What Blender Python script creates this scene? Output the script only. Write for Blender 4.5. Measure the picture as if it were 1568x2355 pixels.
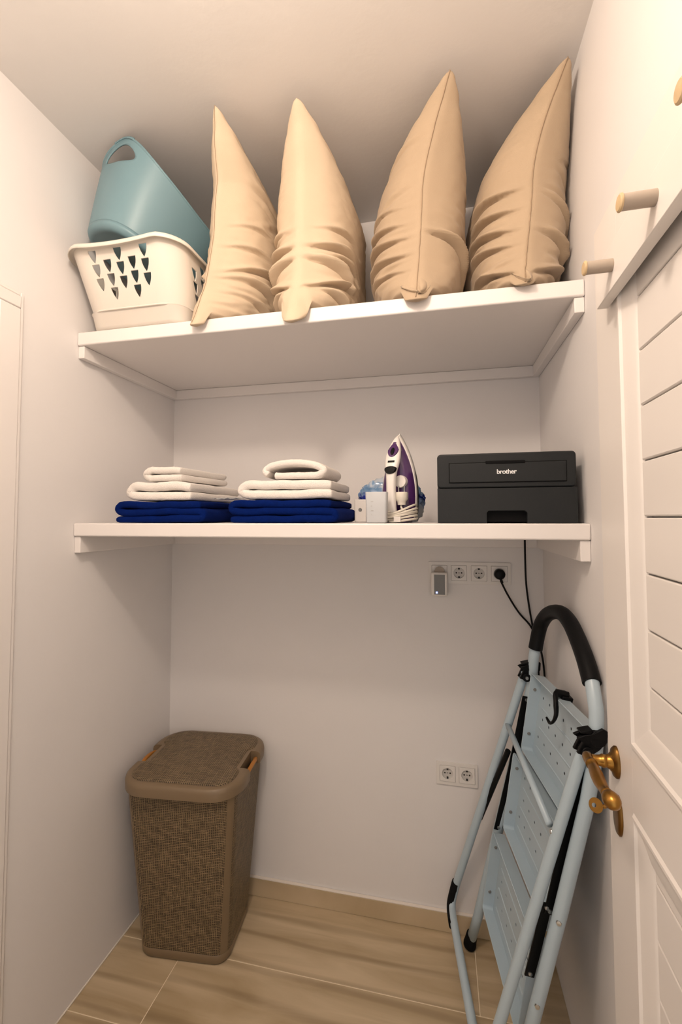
import bpy, bmesh, math, random
from math import sin, cos, pi, radians, sqrt, atan2, exp
from mathutils import Vector, Matrix, noise

for _o in list(bpy.data.objects):
    bpy.data.objects.remove(_o, do_unlink=True)
SC = bpy.context.scene
COL = SC.collection

# ------------------------------------------------------------------ camera
CAM_H = 1.4966
cd = bpy.data.cameras.new('camera')
cam = bpy.data.objects.new('camera', cd)
COL.objects.link(cam)
cd.sensor_fit = 'HORIZONTAL'
cd.sensor_width = 36.0
cd.lens = 1032.18 / 1568 * 36.0
cd.shift_y = -33.2 / 1568
cd.clip_start = 0.01
yaw, pit, rol = 0.21685, 0.04466, -0.0022
fw = Vector((-sin(yaw) * cos(pit), cos(yaw) * cos(pit), sin(pit)))
rt = Vector((cos(yaw), sin(yaw), 0))
up = rt.cross(fw)
r2 = rt * cos(rol) + up * sin(rol)
u2 = -rt * sin(rol) + up * cos(rol)
cam.matrix_world = Matrix(((r2.x, u2.x, -fw.x, 0), (r2.y, u2.y, -fw.y, 0), (r2.z, u2.z, -fw.z, CAM_H), (0, 0, 0, 1)))
SC.camera = cam

# ------------------------------------------------------------------ light
w = bpy.data.worlds.new('ambient_fill')  # even background fill added to brighten the room, not a hall lamp
SC.world = w
w.use_nodes = True
w.node_tree.nodes['Background'].inputs[0].default_value = (1.0, 0.93, 0.88, 1)
w.node_tree.nodes['Background'].inputs[1].default_value = 0.95

def lamp(name, loc, power, col, radius):
    l = bpy.data.lights.new(name, 'POINT')
    l.energy = power
    l.color = col
    l.shadow_soft_size = radius
    o = bpy.data.objects.new(name, l)
    o.location = loc
    COL.objects.link(o)
    return o

lamp('ceiling_light', (-0.36, 0.26, 2.52), 24.5, (1.0, 0.83, 0.68), 0.06)

SC.view_settings.view_transform = 'Standard'
SC.view_settings.look = 'None'
SC.view_settings.gamma = 1.0
SC.view_settings.use_curve_mapping = False
SC.view_settings.exposure = 0.0

# ------------------------------------------------------------------ room numbers
XL, XR, YB, HC = -1.130, 0.360, 1.743, 2.688
YF = -0.06

# ------------------------------------------------------------------ materials
def mat(name, col, rough=0.5, metal=0.0, bump=0.0, bscale=200.0, var=0.0, vscale=6.0, **kw):
    m = bpy.data.materials.new(name)
    m.use_nodes = True
    nt = m.node_tree
    b = nt.nodes['Principled BSDF']
    b.inputs['Base Color'].default_value = (*col, 1)
    b.inputs['Roughness'].default_value = rough
    b.inputs['Metallic'].default_value = metal
    for k, v in kw.items():
        b.inputs[k].default_value = v
    tc = nt.nodes.new('ShaderNodeTexCoord')
    if bump > 0:
        n = nt.nodes.new('ShaderNodeTexNoise')
        n.inputs['Scale'].default_value = bscale
        n.inputs['Detail'].default_value = 4
        nt.links.new(tc.outputs['Object'], n.inputs['Vector'])
        bp = nt.nodes.new('ShaderNodeBump')
        bp.inputs['Strength'].default_value = bump
        bp.inputs['Distance'].default_value = 0.002
        nt.links.new(n.outputs['Fac'], bp.inputs['Height'])
        nt.links.new(bp.outputs['Normal'], b.inputs['Normal'])
    if var > 0:
        n2 = nt.nodes.new('ShaderNodeTexNoise')
        n2.inputs['Scale'].default_value = vscale
        n2.inputs['Detail'].default_value = 5
        nt.links.new(tc.outputs['Object'], n2.inputs['Vector'])
        mx = nt.nodes.new('ShaderNodeMix')
        mx.data_type = 'RGBA'
        mx.inputs[6].default_value = (*[c * (1 - var) for c in col], 1)
        mx.inputs[7].default_value = (*[min(1, c * (1 + var)) for c in col], 1)
        nt.links.new(n2.outputs['Fac'], mx.inputs[0])
        nt.links.new(mx.outputs[2], b.inputs['Base Color'])
    return m

M = {}
M['wall'] = mat('wall_paint', (0.80, 0.775, 0.765), 0.7, bump=0.12, bscale=90, var=0.02)
M['ceiling'] = mat('ceiling_paint', (0.78, 0.755, 0.735), 0.8, bump=0.25, bscale=45, var=0.02)
M['white'] = mat('white_lacquer', (0.83, 0.79, 0.765), 0.35, bump=0.03, bscale=60)
M['door'] = mat('door_lacquer', (0.82, 0.775, 0.735), 0.38, bump=0.03, bscale=60)
M['grout'] = mat('grout', (0.86, 0.74, 0.56), 0.8, bump=0.2)
M['caulk'] = mat('caulk', (0.85, 0.78, 0.70), 0.6)
M['pillow'] = mat('beige_cotton', (0.46, 0.348, 0.235), 0.85, bump=0.22, bscale=420, var=0.05, vscale=9)
M['pillow'].node_tree.nodes['Principled BSDF'].inputs['Sheen Weight'].default_value = 0.15
M['pillow_pale'] = mat('pale_beige_cotton', (0.63, 0.505, 0.365), 0.85, bump=0.22, bscale=420, var=0.05, vscale=9)
M['seam'] = mat('beige_thread', (0.40, 0.29, 0.19), 0.9)
M['basket'] = mat('cream_plastic', (0.80, 0.74, 0.66), 0.32, bump=0.03, bscale=30, **{'Subsurface Weight': 0.12, 'Subsurface Radius': (0.02, 0.018, 0.012)})
M['tub'] = mat('teal_plastic', (0.170, 0.290, 0.335), 0.42, bump=0.04, bscale=40, **{'Subsurface Weight': 0.06, 'Subsurface Radius': (0.01, 0.02, 0.02)})
M['blue_towel'] = mat('navy_terry', (0.0008, 0.011, 0.105), 0.95, bump=0.7, bscale=520, var=0.25, vscale=60, **{'Specular IOR Level': 0.08})
M['white_towel'] = mat('white_terry', (0.84, 0.79, 0.74), 0.95, bump=0.8, bscale=420, var=0.04, vscale=60)
M['black'] = mat('black_plastic', (0.0032, 0.0034, 0.0040), 0.45, bump=0.12, bscale=300, **{'Specular IOR Level': 0.18})
M['printer'] = mat('charcoal_plastic', (0.012, 0.0138, 0.0150), 0.5, bump=0.15, bscale=900, **{'Specular IOR Level': 0.35})
M['printer_dark'] = mat('dark_recess_plastic', (0.002, 0.002, 0.0025), 0.7, **{'Specular IOR Level': 0.15})
M['ink'] = mat('white_print', (0.80, 0.80, 0.80), 0.5)
M['rubber'] = mat('black_rubber', (0.0032, 0.0034, 0.0040), 0.8, bump=0.12, bscale=300, **{'Specular IOR Level': 0.18})
M['foam'] = mat('black_foam', (0.0032, 0.0034, 0.0040), 0.5, bump=0.12, bscale=300, **{'Specular IOR Level': 0.18})
M['lad'] = mat('pale_blue_enamel', (0.45, 0.555, 0.625), 0.32, bump=0.02, bscale=80, var=0.04, vscale=14)
M['steel'] = mat('steel', (0.55, 0.55, 0.54), 0.3, 1.0)
M['brass'] = mat('aged_brass', (0.36, 0.185, 0.042), 0.30, 1.0, bump=0.06, bscale=120, var=0.3, vscale=40)
M['dark_brass'] = mat('tarnished_brass', (0.20, 0.105, 0.03), 0.36, 1.0, bump=0.1, bscale=120, var=0.35, vscale=50)
M['socket'] = mat('socket_plastic', (0.78, 0.75, 0.72), 0.35)
M['socket_in'] = mat('socket_well_plastic', (0.60, 0.575, 0.55), 0.4)
M['hole'] = mat('socket_hole_black', (0.012, 0.011, 0.011), 0.7)
M['grey_face'] = mat('grey_face_plastic', (0.20, 0.20, 0.195), 0.4)
M['purple'] = mat('purple_plastic', (0.070, 0.022, 0.110), 0.2, **{'Coat Weight': 0.5})
M['iron_white'] = mat('iron_white_plastic', (0.82, 0.78, 0.74), 0.3)
M['cord_white'] = mat('white_cord', (0.76, 0.71, 0.62), 0.55, bump=0.3, bscale=500)
M['ham'] = mat('taupe_plastic', (0.205, 0.145, 0.085), 0.42, bump=0.05, bscale=200)
M['orange'] = mat('orange_brown_plastic', (0.42, 0.165, 0.022), 0.4)
M['peg'] = mat('grey_peg_paint', (0.40, 0.33, 0.265), 0.4, bump=0.05)
M['pegend'] = mat('bare_wood_end', (0.60, 0.44, 0.25), 0.5, var=0.2, vscale=90)
M['cup'] = mat('frosted_plastic', (0.78, 0.80, 0.82), 0.38, **{'Transmission Weight': 0.45, 'IOR': 1.3})
M['clear'] = mat('clear_film', (0.86, 0.87, 0.88), 0.12, **{'Transmission Weight': 0.75, 'IOR': 1.2})
mm = mat('blue_led', (0.2, 0.25, 1.0), 0.4)
mm.node_tree.nodes['Principled BSDF'].inputs['Emission Color'].default_value = (0.35, 0.4, 1.0, 1)
mm.node_tree.nodes['Principled BSDF'].inputs['Emission Strength'].default_value = 2.5
M['led'] = mm

def floor_material():
    m = bpy.data.materials.new('wood_look_porcelain')
    m.use_nodes = True
    nt = m.node_tree
    b = nt.nodes['Principled BSDF']
    tc = nt.nodes.new('ShaderNodeTexCoord')
    oi = nt.nodes.new('ShaderNodeObjectInfo')
    mp = nt.nodes.new('ShaderNodeMapping')
    mp.inputs['Scale'].default_value = (1.1, 9.0, 1.0)
    add = nt.nodes.new('ShaderNodeVectorMath')
    add.operation = 'ADD'
    sc = nt.nodes.new('ShaderNodeVectorMath')
    sc.operation = 'SCALE'
    sc.inputs['Scale'].default_value = 23.0
    cmb = nt.nodes.new('ShaderNodeCombineXYZ')
    for i in range(3):
        nt.links.new(oi.outputs['Random'], cmb.inputs[i])
    nt.links.new(cmb.outputs[0], sc.inputs[0])
    nt.links.new(tc.outputs['Object'], mp.inputs['Vector'])
    nt.links.new(mp.outputs[0], add.inputs[0])
    nt.links.new(sc.outputs[0], add.inputs[1])
    n1 = nt.nodes.new('ShaderNodeTexNoise')
    n1.inputs['Scale'].default_value = 1.7
    n1.inputs['Detail'].default_value = 6
    n1.inputs['Distortion'].default_value = 0.9
    nt.links.new(add.outputs[0], n1.inputs['Vector'])
    wv = nt.nodes.new('ShaderNodeTexWave')
    wv.bands_direction = 'Y'
    wv.inputs['Scale'].default_value = 0.34
    wv.inputs['Distortion'].default_value = 7.0
    wv.inputs['Detail'].default_value = 3.5
    wv.inputs['Detail Scale'].default_value = 0.9
    nt.links.new(add.outputs[0], wv.inputs['Vector'])
    cr = nt.nodes.new('ShaderNodeValToRGB')
    e = cr.color_ramp.elements
    e[0].position = 0.28
    e[0].color = (0.40, 0.300, 0.172, 1)
    e[1].position = 0.72
    e[1].color = (0.64, 0.515, 0.345, 1)
    nt.links.new(n1.outputs['Fac'], cr.inputs['Fac'])
    cr2 = nt.nodes.new('ShaderNodeValToRGB')
    e = cr2.color_ramp.elements
    e[0].position = 0.0
    e[0].color = (0.52, 0.48, 0.44, 1)
    e[1].position = 0.20
    e[1].color = (1, 1, 1, 1)
    nt.links.new(wv.outputs['Fac'], cr2.inputs['Fac'])
    mx = nt.nodes.new('ShaderNodeMix')
    mx.data_type = 'RGBA'
    mx.blend_type = 'MULTIPLY'
    mx.inputs[0].default_value = 0.42
    nt.links.new(cr.outputs[0], mx.inputs[6])
    nt.links.new(cr2.outputs[0], mx.inputs[7])
    nt.links.new(mx.outputs[2], b.inputs['Base Color'])
    b.inputs['Roughness'].default_value = 0.42
    bp = nt.nodes.new('ShaderNodeBump')
    bp.inputs['Strength'].default_value = 0.1
    bp.inputs['Distance'].default_value = 0.002
    nt.links.new(n1.outputs['Fac'], bp.inputs['Height'])
    nt.links.new(bp.outputs['Normal'], b.inputs['Normal'])
    return m
M['tile'] = floor_material()

def weave_material(name, vertical):
    m = bpy.data.materials.new(name)
    m.use_nodes = True
    nt = m.node_tree
    b = nt.nodes['Principled BSDF']
    b.inputs['Roughness'].default_value = 0.5
    tc = nt.nodes.new('ShaderNodeTexCoord')
    sp = nt.nodes.new('ShaderNodeSeparateXYZ')
    nt.links.new(tc.outputs['Object'], sp.inputs[0])
    def math_(op, a, bb):
        n = nt.nodes.new('ShaderNodeMath')
        n.operation = op
        for i, v in enumerate((a, bb)):
            if v is None:
                continue
            if isinstance(v, (int, float)):
                n.inputs[i].default_value = v
            else:
                nt.links.new(v, n.inputs[i])
        return n.outputs[0]
    if vertical:
        U = math_('ADD', sp.outputs[0], sp.outputs[1])
        V = sp.outputs[2]
    else:
        U, V = sp.outputs[0], sp.outputs[1]
    def noise_at(su, sv, seed, scale=1.0, detail=2):
        c = nt.nodes.new('ShaderNodeCombineXYZ')
        nt.links.new(math_('MULTIPLY', U, su), c.inputs[0])
        nt.links.new(math_('MULTIPLY', V, sv), c.inputs[1])
        c.inputs[2].default_value = seed
        n = nt.nodes.new('ShaderNodeTexNoise')
        n.inputs['Scale'].default_value = scale
        n.inputs['Detail'].default_value = detail
        nt.links.new(c.outputs[0], n.inputs['Vector'])
        return n.outputs['Fac']
    def threads(co, pitch):
        sn = nt.nodes.new('ShaderNodeMath')
        sn.operation = 'SINE'
        nt.links.new(math_('MULTIPLY', co, pi / pitch), sn.inputs[0])
        return math_('MULTIPLY', sn.outputs[0], sn.outputs[0])
    wob = math_('MULTIPLY', math_('SUBTRACT', noise_at(60, 60, 2.2), 0.5), 0.004)
    hor = math_('MULTIPLY', threads(math_('ADD', V, wob), 0.0056), math_('ADD', noise_at(38, 330, 1.7), 0.10))
    ver = math_('MULTIPLY', threads(math_('ADD', U, wob), 0.0066), math_('ADD', noise_at(290, 30, 8.3), 0.04))
    blot = noise_at(24, 24, 4.1, detail=4)
    th = math_('MAXIMUM', hor, ver)
    th = math_('ADD', th, math_('MULTIPLY', math_('SUBTRACT', blot, 0.5), 0.16))
    cr = nt.nodes.new('ShaderNodeValToRGB')
    e = cr.color_ramp.elements
    e[0].position = 0.16
    e[0].color = (0.020, 0.013, 0.007, 1)
    e[1].position = 0.70
    e[1].color = (0.34, 0.240, 0.128, 1)
    k = e.new(0.42)
    k.color = (0.150, 0.104, 0.055, 1)
    nt.links.new(th, cr.inputs['Fac'])
    nt.links.new(cr.outputs[0], b.inputs['Base Color'])
    bp = nt.nodes.new('ShaderNodeBump')
    bp.inputs['Strength'].default_value = 0.9
    bp.inputs['Distance'].default_value = 0.0025
    nt.links.new(th, bp.inputs['Height'])
    nt.links.new(bp.outputs['Normal'], b.inputs['Normal'])
    return m
M['weave'] = weave_material('woven_plastic_side', True)
M['weave_top'] = weave_material('woven_plastic_top', False)

def packet_material():
    m = bpy.data.materials.new('blue_printed_film')
    m.use_nodes = True
    nt = m.node_tree
    b = nt.nodes['Principled BSDF']
    b.inputs['Roughness'].default_value = 0.16
    b.inputs['Transmission Weight'].default_value = 0.25
    tc = nt.nodes.new('ShaderNodeTexCoord')
    n = nt.nodes.new('ShaderNodeTexNoise')
    n.inputs['Scale'].default_value = 34
    n.inputs['Detail'].default_value = 3
    n.inputs['Distortion'].default_value = 1.0
    nt.links.new(tc.outputs['Object'], n.inputs['Vector'])
    sp = nt.nodes.new('ShaderNodeSeparateXYZ')
    nt.links.new(tc.outputs['Object'], sp.inputs[0])
    ma = nt.nodes.new('ShaderNodeMath')          # height in the packet + crinkled print
    ma.operation = 'MULTIPLY_ADD'
    nt.links.new(n.outputs['Fac'], ma.inputs[0])
    ma.inputs[1].default_value = 0.075
    nt.links.new(sp.outputs[2], ma.inputs[2])
    cr = nt.nodes.new('ShaderNodeValToRGB')
    mr = nt.nodes.new('ShaderNodeMapRange')
    mr.inputs[1].default_value = 0.02
    mr.inputs[2].default_value = 0.20
    nt.links.new(ma.outputs[0], mr.inputs[0])
    nt.links.new(mr.outputs[0], cr.inputs['Fac'])
    e = cr.color_ramp.elements
    e[0].position = 0.30
    e[0].color = (0.58, 0.60, 0.62, 1)
    e[1].position = 0.82
    e[1].color = (0.62, 0.70, 0.80, 1)
    for pos, c in ((0.42, (0.32, 0.45, 0.68, 1)), (0.49, (0.012, 0.025, 0.27, 1)), (0.56, (0.02, 0.04, 0.34, 1)), (0.62, (0.30, 0.46, 0.70, 1)), (0.72, (0.16, 0.33, 0.58, 1))):
        k = e.new(pos)
        k.color = c
    nt.links.new(cr.outputs[0], b.inputs['Base Color'])
    return m
M['packet'] = packet_material()

# ------------------------------------------------------------------ geometry helpers
class MB:
    def __init__(self):
        self.v = []
        self.f = []

    def add(self, vs, fs):
        o = len(self.v)
        self.v += [Vector(p) for p in vs]
        self.f += [tuple(i + o for i in f) for f in fs]
        return self

    def box(self, a, b):
        x0, y0, z0 = a
        x1, y1, z1 = b
        self.add([(x0, y0, z0), (x1, y0, z0), (x1, y1, z0), (x0, y1, z0), (x0, y0, z1), (x1, y0, z1), (x1, y1, z1), (x0, y1, z1)],
                 [(0, 3, 2, 1), (4, 5, 6, 7), (0, 1, 5, 4), (1, 2, 6, 5), (2, 3, 7, 6), (3, 0, 4, 7)])
        return self

    def loft(self, rings, caps=True, closed=True):
        n = len(rings[0])
        vs = [p for r in rings for p in r]
        fs = []
        for i in range(len(rings) - 1):
            for j in range(n if closed else n - 1):
                k = (j + 1) % n
                fs.append((i * n + j, i * n + k, (i + 1) * n + k, (i + 1) * n + j))
        if caps and closed:
            fs.append(tuple(range(n - 1, -1, -1)))
            fs.append(tuple(range((len(rings) - 1) * n, len(rings) * n)))
        self.add(vs, fs)
        return self

    def tube(self, path, r, n=12, caps=True, flat=None):
        P = [Vector(p) for p in path]
        rr = r if isinstance(r, (list, tuple)) else [r] * len(P)
        rings = []
        prev = None
        for i, p in enumerate(P):
            t = (P[min(i + 1, len(P) - 1)] - P[max(i - 1, 0)]).normalized()
            if prev is None:
                a = Vector((0, 0, 1)) if abs(t.z) < 0.9 else Vector((0, 1, 0))
                nrm = (a - t * a.dot(t)).normalized()
            else:
                nrm = (prev - t * prev.dot(t)).normalized()
            prev = nrm
            bn = t.cross(nrm)
            rings.append([p + nrm * (cos(2 * pi * k / n) * rr[i]) + bn * (sin(2 * pi * k / n) * rr[i] * (flat or 1)) for k in range(n)])
        return self.loft(rings, caps)

    def lathe(self, prof, O, axis, n=28):
        ax = Vector(axis).normalized()
        a = Vector((0, 0, 1)) if abs(ax.z) < 0.9 else Vector((1, 0, 0))
        e1 = (a - ax * a.dot(ax)).normalized()
        e2 = ax.cross(e1)
        O = Vector(O)
        rings = [[O + ax * h + e1 * (r * cos(2 * pi * k / n)) + e2 * (r * sin(2 * pi * k / n)) for k in range(n)] for r, h in prof]
        return self.loft(rings)

    def build(self, name, m, parent=None, smooth=None, bevel=0.0, seg=2, sub=0, loc=None, solid=0.0):
        if loc is not None:
            L = Vector(loc)
            vs = [p - L for p in self.v]
        else:
            vs = self.v
        me = bpy.data.meshes.new(name)
        me.from_pydata([tuple(p) for p in vs], [], self.f)
        bm = bmesh.new()
        bm.from_mesh(me)
        bmesh.ops.recalc_face_normals(bm, faces=bm.faces)
        bm.to_mesh(me)
        bm.free()
        o = bpy.data.objects.new(name, me)
        COL.objects.link(o)
        if loc is not None:
            o.location = L
        me.materials.append(m)
        if parent is not None:
            o.parent = parent
        if solid:
            md = o.modifiers.new('s', 'SOLIDIFY')
            md.thickness = solid
            md.offset = 0
        if bevel > 0:
            md = o.modifiers.new('b', 'BEVEL')
            md.width = bevel
            md.segments = seg
            md.limit_method = 'ANGLE'
            md.angle_limit = radians(40)
        if sub:
            md = o.modifiers.new('u', 'SUBSURF')
            md.levels = sub
            md.render_levels = sub
        if smooth is None:
            smooth = 40
        if smooth:
            for p in me.polygons:
                p.use_smooth = True
            bm = bmesh.new()
            bm.from_mesh(me)
            for e in bm.edges:
                if len(e.link_faces) == 2 and e.calc_face_angle(0) > radians(smooth):
                    e.smooth = False
            bm.to_mesh(me)
            bm.free()
        return o

def thing(name, label, cat, loc=(0, 0, 0), group=None, rot=0.0):
    o = bpy.data.objects.new(name, None)
    o.empty_display_size = 0.05
    COL.objects.link(o)
    o.location = loc
    o.rotation_euler = (0, 0, rot)
    o['label'] = label
    o['category'] = cat
    if group:
        o['group'] = group
    return o

def structure(name, loc=(0, 0, 0)):
    o = bpy.data.objects.new(name, None)
    o.empty_display_size = 0.05
    COL.objects.link(o)
    o.location = loc
    o['kind'] = 'structure'
    return o

def struct_mesh(name, mb, m, **kw):
    o = mb.build(name, m, **kw)
    o['kind'] = 'structure'
    return o

def tag(o, label, cat, group=None):
    o['label'] = label
    o['category'] = cat
    if group:
        o['group'] = group
    return o

def rrect(hx, hy, r, n=6):
    pts = []
    for cx, cy, a0 in ((hx - r, hy - r, 0), (-hx + r, hy - r, 90), (-hx + r, -hy + r, 180), (hx - r, -hy + r, 270)):
        for k in range(n + 1):
            a = radians(a0 + 90 * k / n)
            pts.append((cx + r * cos(a), cy + r * sin(a)))
    return pts

def panel2d(outer, holes, ext):
    """flat polygon with real holes, as (verts, faces); extruded by +-ext along local z"""
    cu = bpy.data.curves.new('tmp', 'CURVE')
    cu.dimensions = '2D'
    cu.fill_mode = 'BOTH'
    cu.extrude = ext
    for poly in [outer] + holes:
        s = cu.splines.new('POLY')
        s.points.add(len(poly) - 1)
        for i, p in enumerate(poly):
            s.points[i].co = (p[0], p[1], 0, 1)
        s.use_cyclic_u = True
    ob = bpy.data.objects.new('tmp', cu)
    COL.objects.link(ob)
    dg = bpy.context.evaluated_depsgraph_get()
    me = bpy.data.meshes.new_from_object(ob.evaluated_get(dg))
    bm = bmesh.new()
    bm.from_mesh(me)
    bmesh.ops.remove_doubles(bm, verts=bm.verts, dist=1e-6)
    bm.verts.index_update()
    vs = [v.co.copy() for v in bm.verts]
    fs = [tuple(v.index for v in f.verts) for f in bm.faces]
    bm.free()
    bpy.data.objects.remove(ob, do_unlink=True)
    bpy.data.curves.remove(cu)
    bpy.data.meshes.remove(me)
    return vs, fs

def smooth_path(pts, n=8):
    """Catmull-Rom through points"""
    P = [Vector(p) for p in pts]
    out = []
    for i in range(len(P) - 1):
        p0 = P[max(i - 1, 0)]
        p1, p2 = P[i], P[i + 1]
        p3 = P[min(i + 2, len(P) - 1)]
        for k in range(n):
            t = k / n
            out.append(0.5 * ((2 * p1) + (p2 - p0) * t + (2 * p0 - 5 * p1 + 4 * p2 - p3) * t * t + (3 * p1 - p0 - 3 * p2 + p3) * t ** 3))
    out.append(P[-1])
    return out

def interp(tab, x):
    if x <= tab[0][0]:
        return tab[0][1]
    for (a, va), (b, vb) in zip(tab, tab[1:]):
        if x <= b:
            t = (x - a) / (b - a)
            t = t * t * (3 - 2 * t) * 0.5 + t * 0.5
            return va + (vb - va) * t
    return tab[-1][1]

# ================================================================== ROOM SHELL
T = 0.12
struct_mesh('wall_back', MB().box((XL - T, YB, 0), (XR + T, YB + T, HC)), M['wall'])
struct_mesh('wall_left', MB().box((XL - T, YF - T, 0), (XL, YB, HC)), M['wall'])
struct_mesh('wall_right', MB().box((XR, YF - T, 0), (XR + T, YB, HC)), M['wall'])
wf = MB()                                    # wall around the doorway the picture is taken from
wf.box((XL, YF - T, 0), (-0.62, YF, HC))
wf.box((0.30, YF - T, 0), (XR, YF, HC))
wf.box((-0.62, YF - T, 2.10), (0.30, YF, HC))
struct_mesh('wall_front', wf, M['wall'])
struct_mesh('ceiling', MB().box((XL - T, YF - T, HC), (XR + T, YB + T, HC + 0.1)), M['ceiling'])

fl = structure('floor')
MB().box((XL - T, -0.9, -0.09), (XR + T, YB + T, -0.0012)).build('grout', M['grout'], fl)
def tile(x0, x1, y0, y1):
    g = 0.0014
    x0, x1 = max(x0 + g, XL + 0.001), min(x1 - g, XR - 0.001)
    y1 = min(y1 - g, YB - 0.001)
    if x1 - x0 < 0.02:
        return
    cx, cy = (x0 + x1) / 2, (y0 + y1) / 2
    MB().box((x0, y0 + g, -0.008), (x1, y1, 0)).build('tile', M['tile'], fl, bevel=0.0008, seg=1, loc=(cx, cy, 0), smooth=0)
tile(-1.5, 0.100, 1.472, 1.76)
tile(0.100, 1.4, 1.472, 1.76)
for r_, (y0, y1, xs) in enumerate(((1.222, 1.472, (-2.085, -0.885, 0.315, 1.5)), (0.972, 1.222, (-1.5, -0.30, 0.9)), (0.722, 0.972, (-2.085, -0.7, 0.5)), (0.472, 0.722, (-1.5, -0.2, 1.0)), (0.222, 0.472, (-2.0, -0.885, 0.315, 1.5)), (-0.05, 0.222, (-1.5, -0.3, 0.9)))):
    for a, b in zip(xs, xs[1:]):
        tile(a, b, y0, y1)

bb = structure('baseboard_back')
MB().box((XL + 0.0005, YB - 0.013, 0.0005), (XR - 0.0005, YB - 0.0005, 0.066)).build('skirting_tile', M['tile'], bb, bevel=0.001, seg=1)
MB().box((XL + 0.0005, YB - 0.0125, 0.0662), (XR - 0.0005, YB - 0.0005, 0.0705)).build('caulk_bead', M['caulk'], bb, bevel=0.001, seg=1)
struct_mesh('trim_1', MB().box((XL + 0.0003, 0.2, 0.0002), (XL + 0.005, YB - 0.014, 0.0045)), M['caulk'], bevel=0.001, seg=1)

# architrave of the door on the left wall
tr = structure('trim_2')
MB().box((XL + 0.0002, 0.930, 0.0005), (XL + 0.014, 0.992, 2.0715)).build('architrave_upright', M['white'], tr, bevel=0.003)
MB().box((XL + 0.0002, 0.9925, 0.0005), (XL + 0.010, 1.0035, 2.118)).build('outer_bead', M['white'], tr, bevel=0.003, seg=3)
MB().box((XL + 0.0002, 0.20, 2.072), (XL + 0.014, 0.992, 2.107)).build('architrave_head', M['white'], tr, bevel=0.003)
MB().box((XL + 0.0002, 0.20, 2.1075), (XL + 0.010, 0.9925, 2.118)).build('outer_bead', M['white'], tr, bevel=0.003, seg=3)
MB().box((XL + 0.0002, 0.905, 0.0005), (XL + 0.008, 0.9295, 2.0715)).build('inner_bead', M['white'], tr, bevel=0.0025)
MB().box((XL + 0.0002, 0.20, 2.048), (XL + 0.008, 0.9045, 2.0715)).build('inner_bead', M['white'], tr, bevel=0.0025)
d2 = structure('door_2')
MB().box((XL + 0.0002, 0.205, 0.006), (XL + 0.004, 0.900, 2.045)).build('door_leaf', M['white'], d2, bevel=0.001)

# ================================================================== SHELVES
def shelf(label, y0, zt, zb, zr, back):
    s = thing('wall_shelf', label, 'shelf', ((XL + XR) / 2, YB, zb), 'white shelves across the alcove')
    L = Vector(s.location)
    def pb(mb, name, bev=0.003):
        mb.v = [p - L for p in mb.v]
        return mb.build(name, M['white'], s, bevel=bev, seg=3)
    g = 0.0004
    pb(MB().box((XL + g, y0, zb), (XR - g, back, zt)), 'shelf_board', 0.0045)
    for xa, xb in ((XL + g, XL + 0.022), (XR - 0.024, XR - g)):
        pb(MB().box((xa, y0 + 0.006, zr), (xb, YB - 0.0205, zb - g)), 'support_rail', 0.002)
    pb(MB().box((XL + g, YB - 0.020, zr), (XR - g, YB - g, zb - g)), 'support_rail', 0.002)
    return s
Z1, Z2 = 2.0920, 1.4808
shelf('upper white painted shelf that holds the beige pillows, close to the ceiling', 1.2008, Z1, 2.0489, 2.0093, YB - 0.0004)
shelf('lower white painted shelf that holds the towels, iron and black printer', 1.2030, Z2, 1.4394, 1.3870, 1.700)

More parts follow.
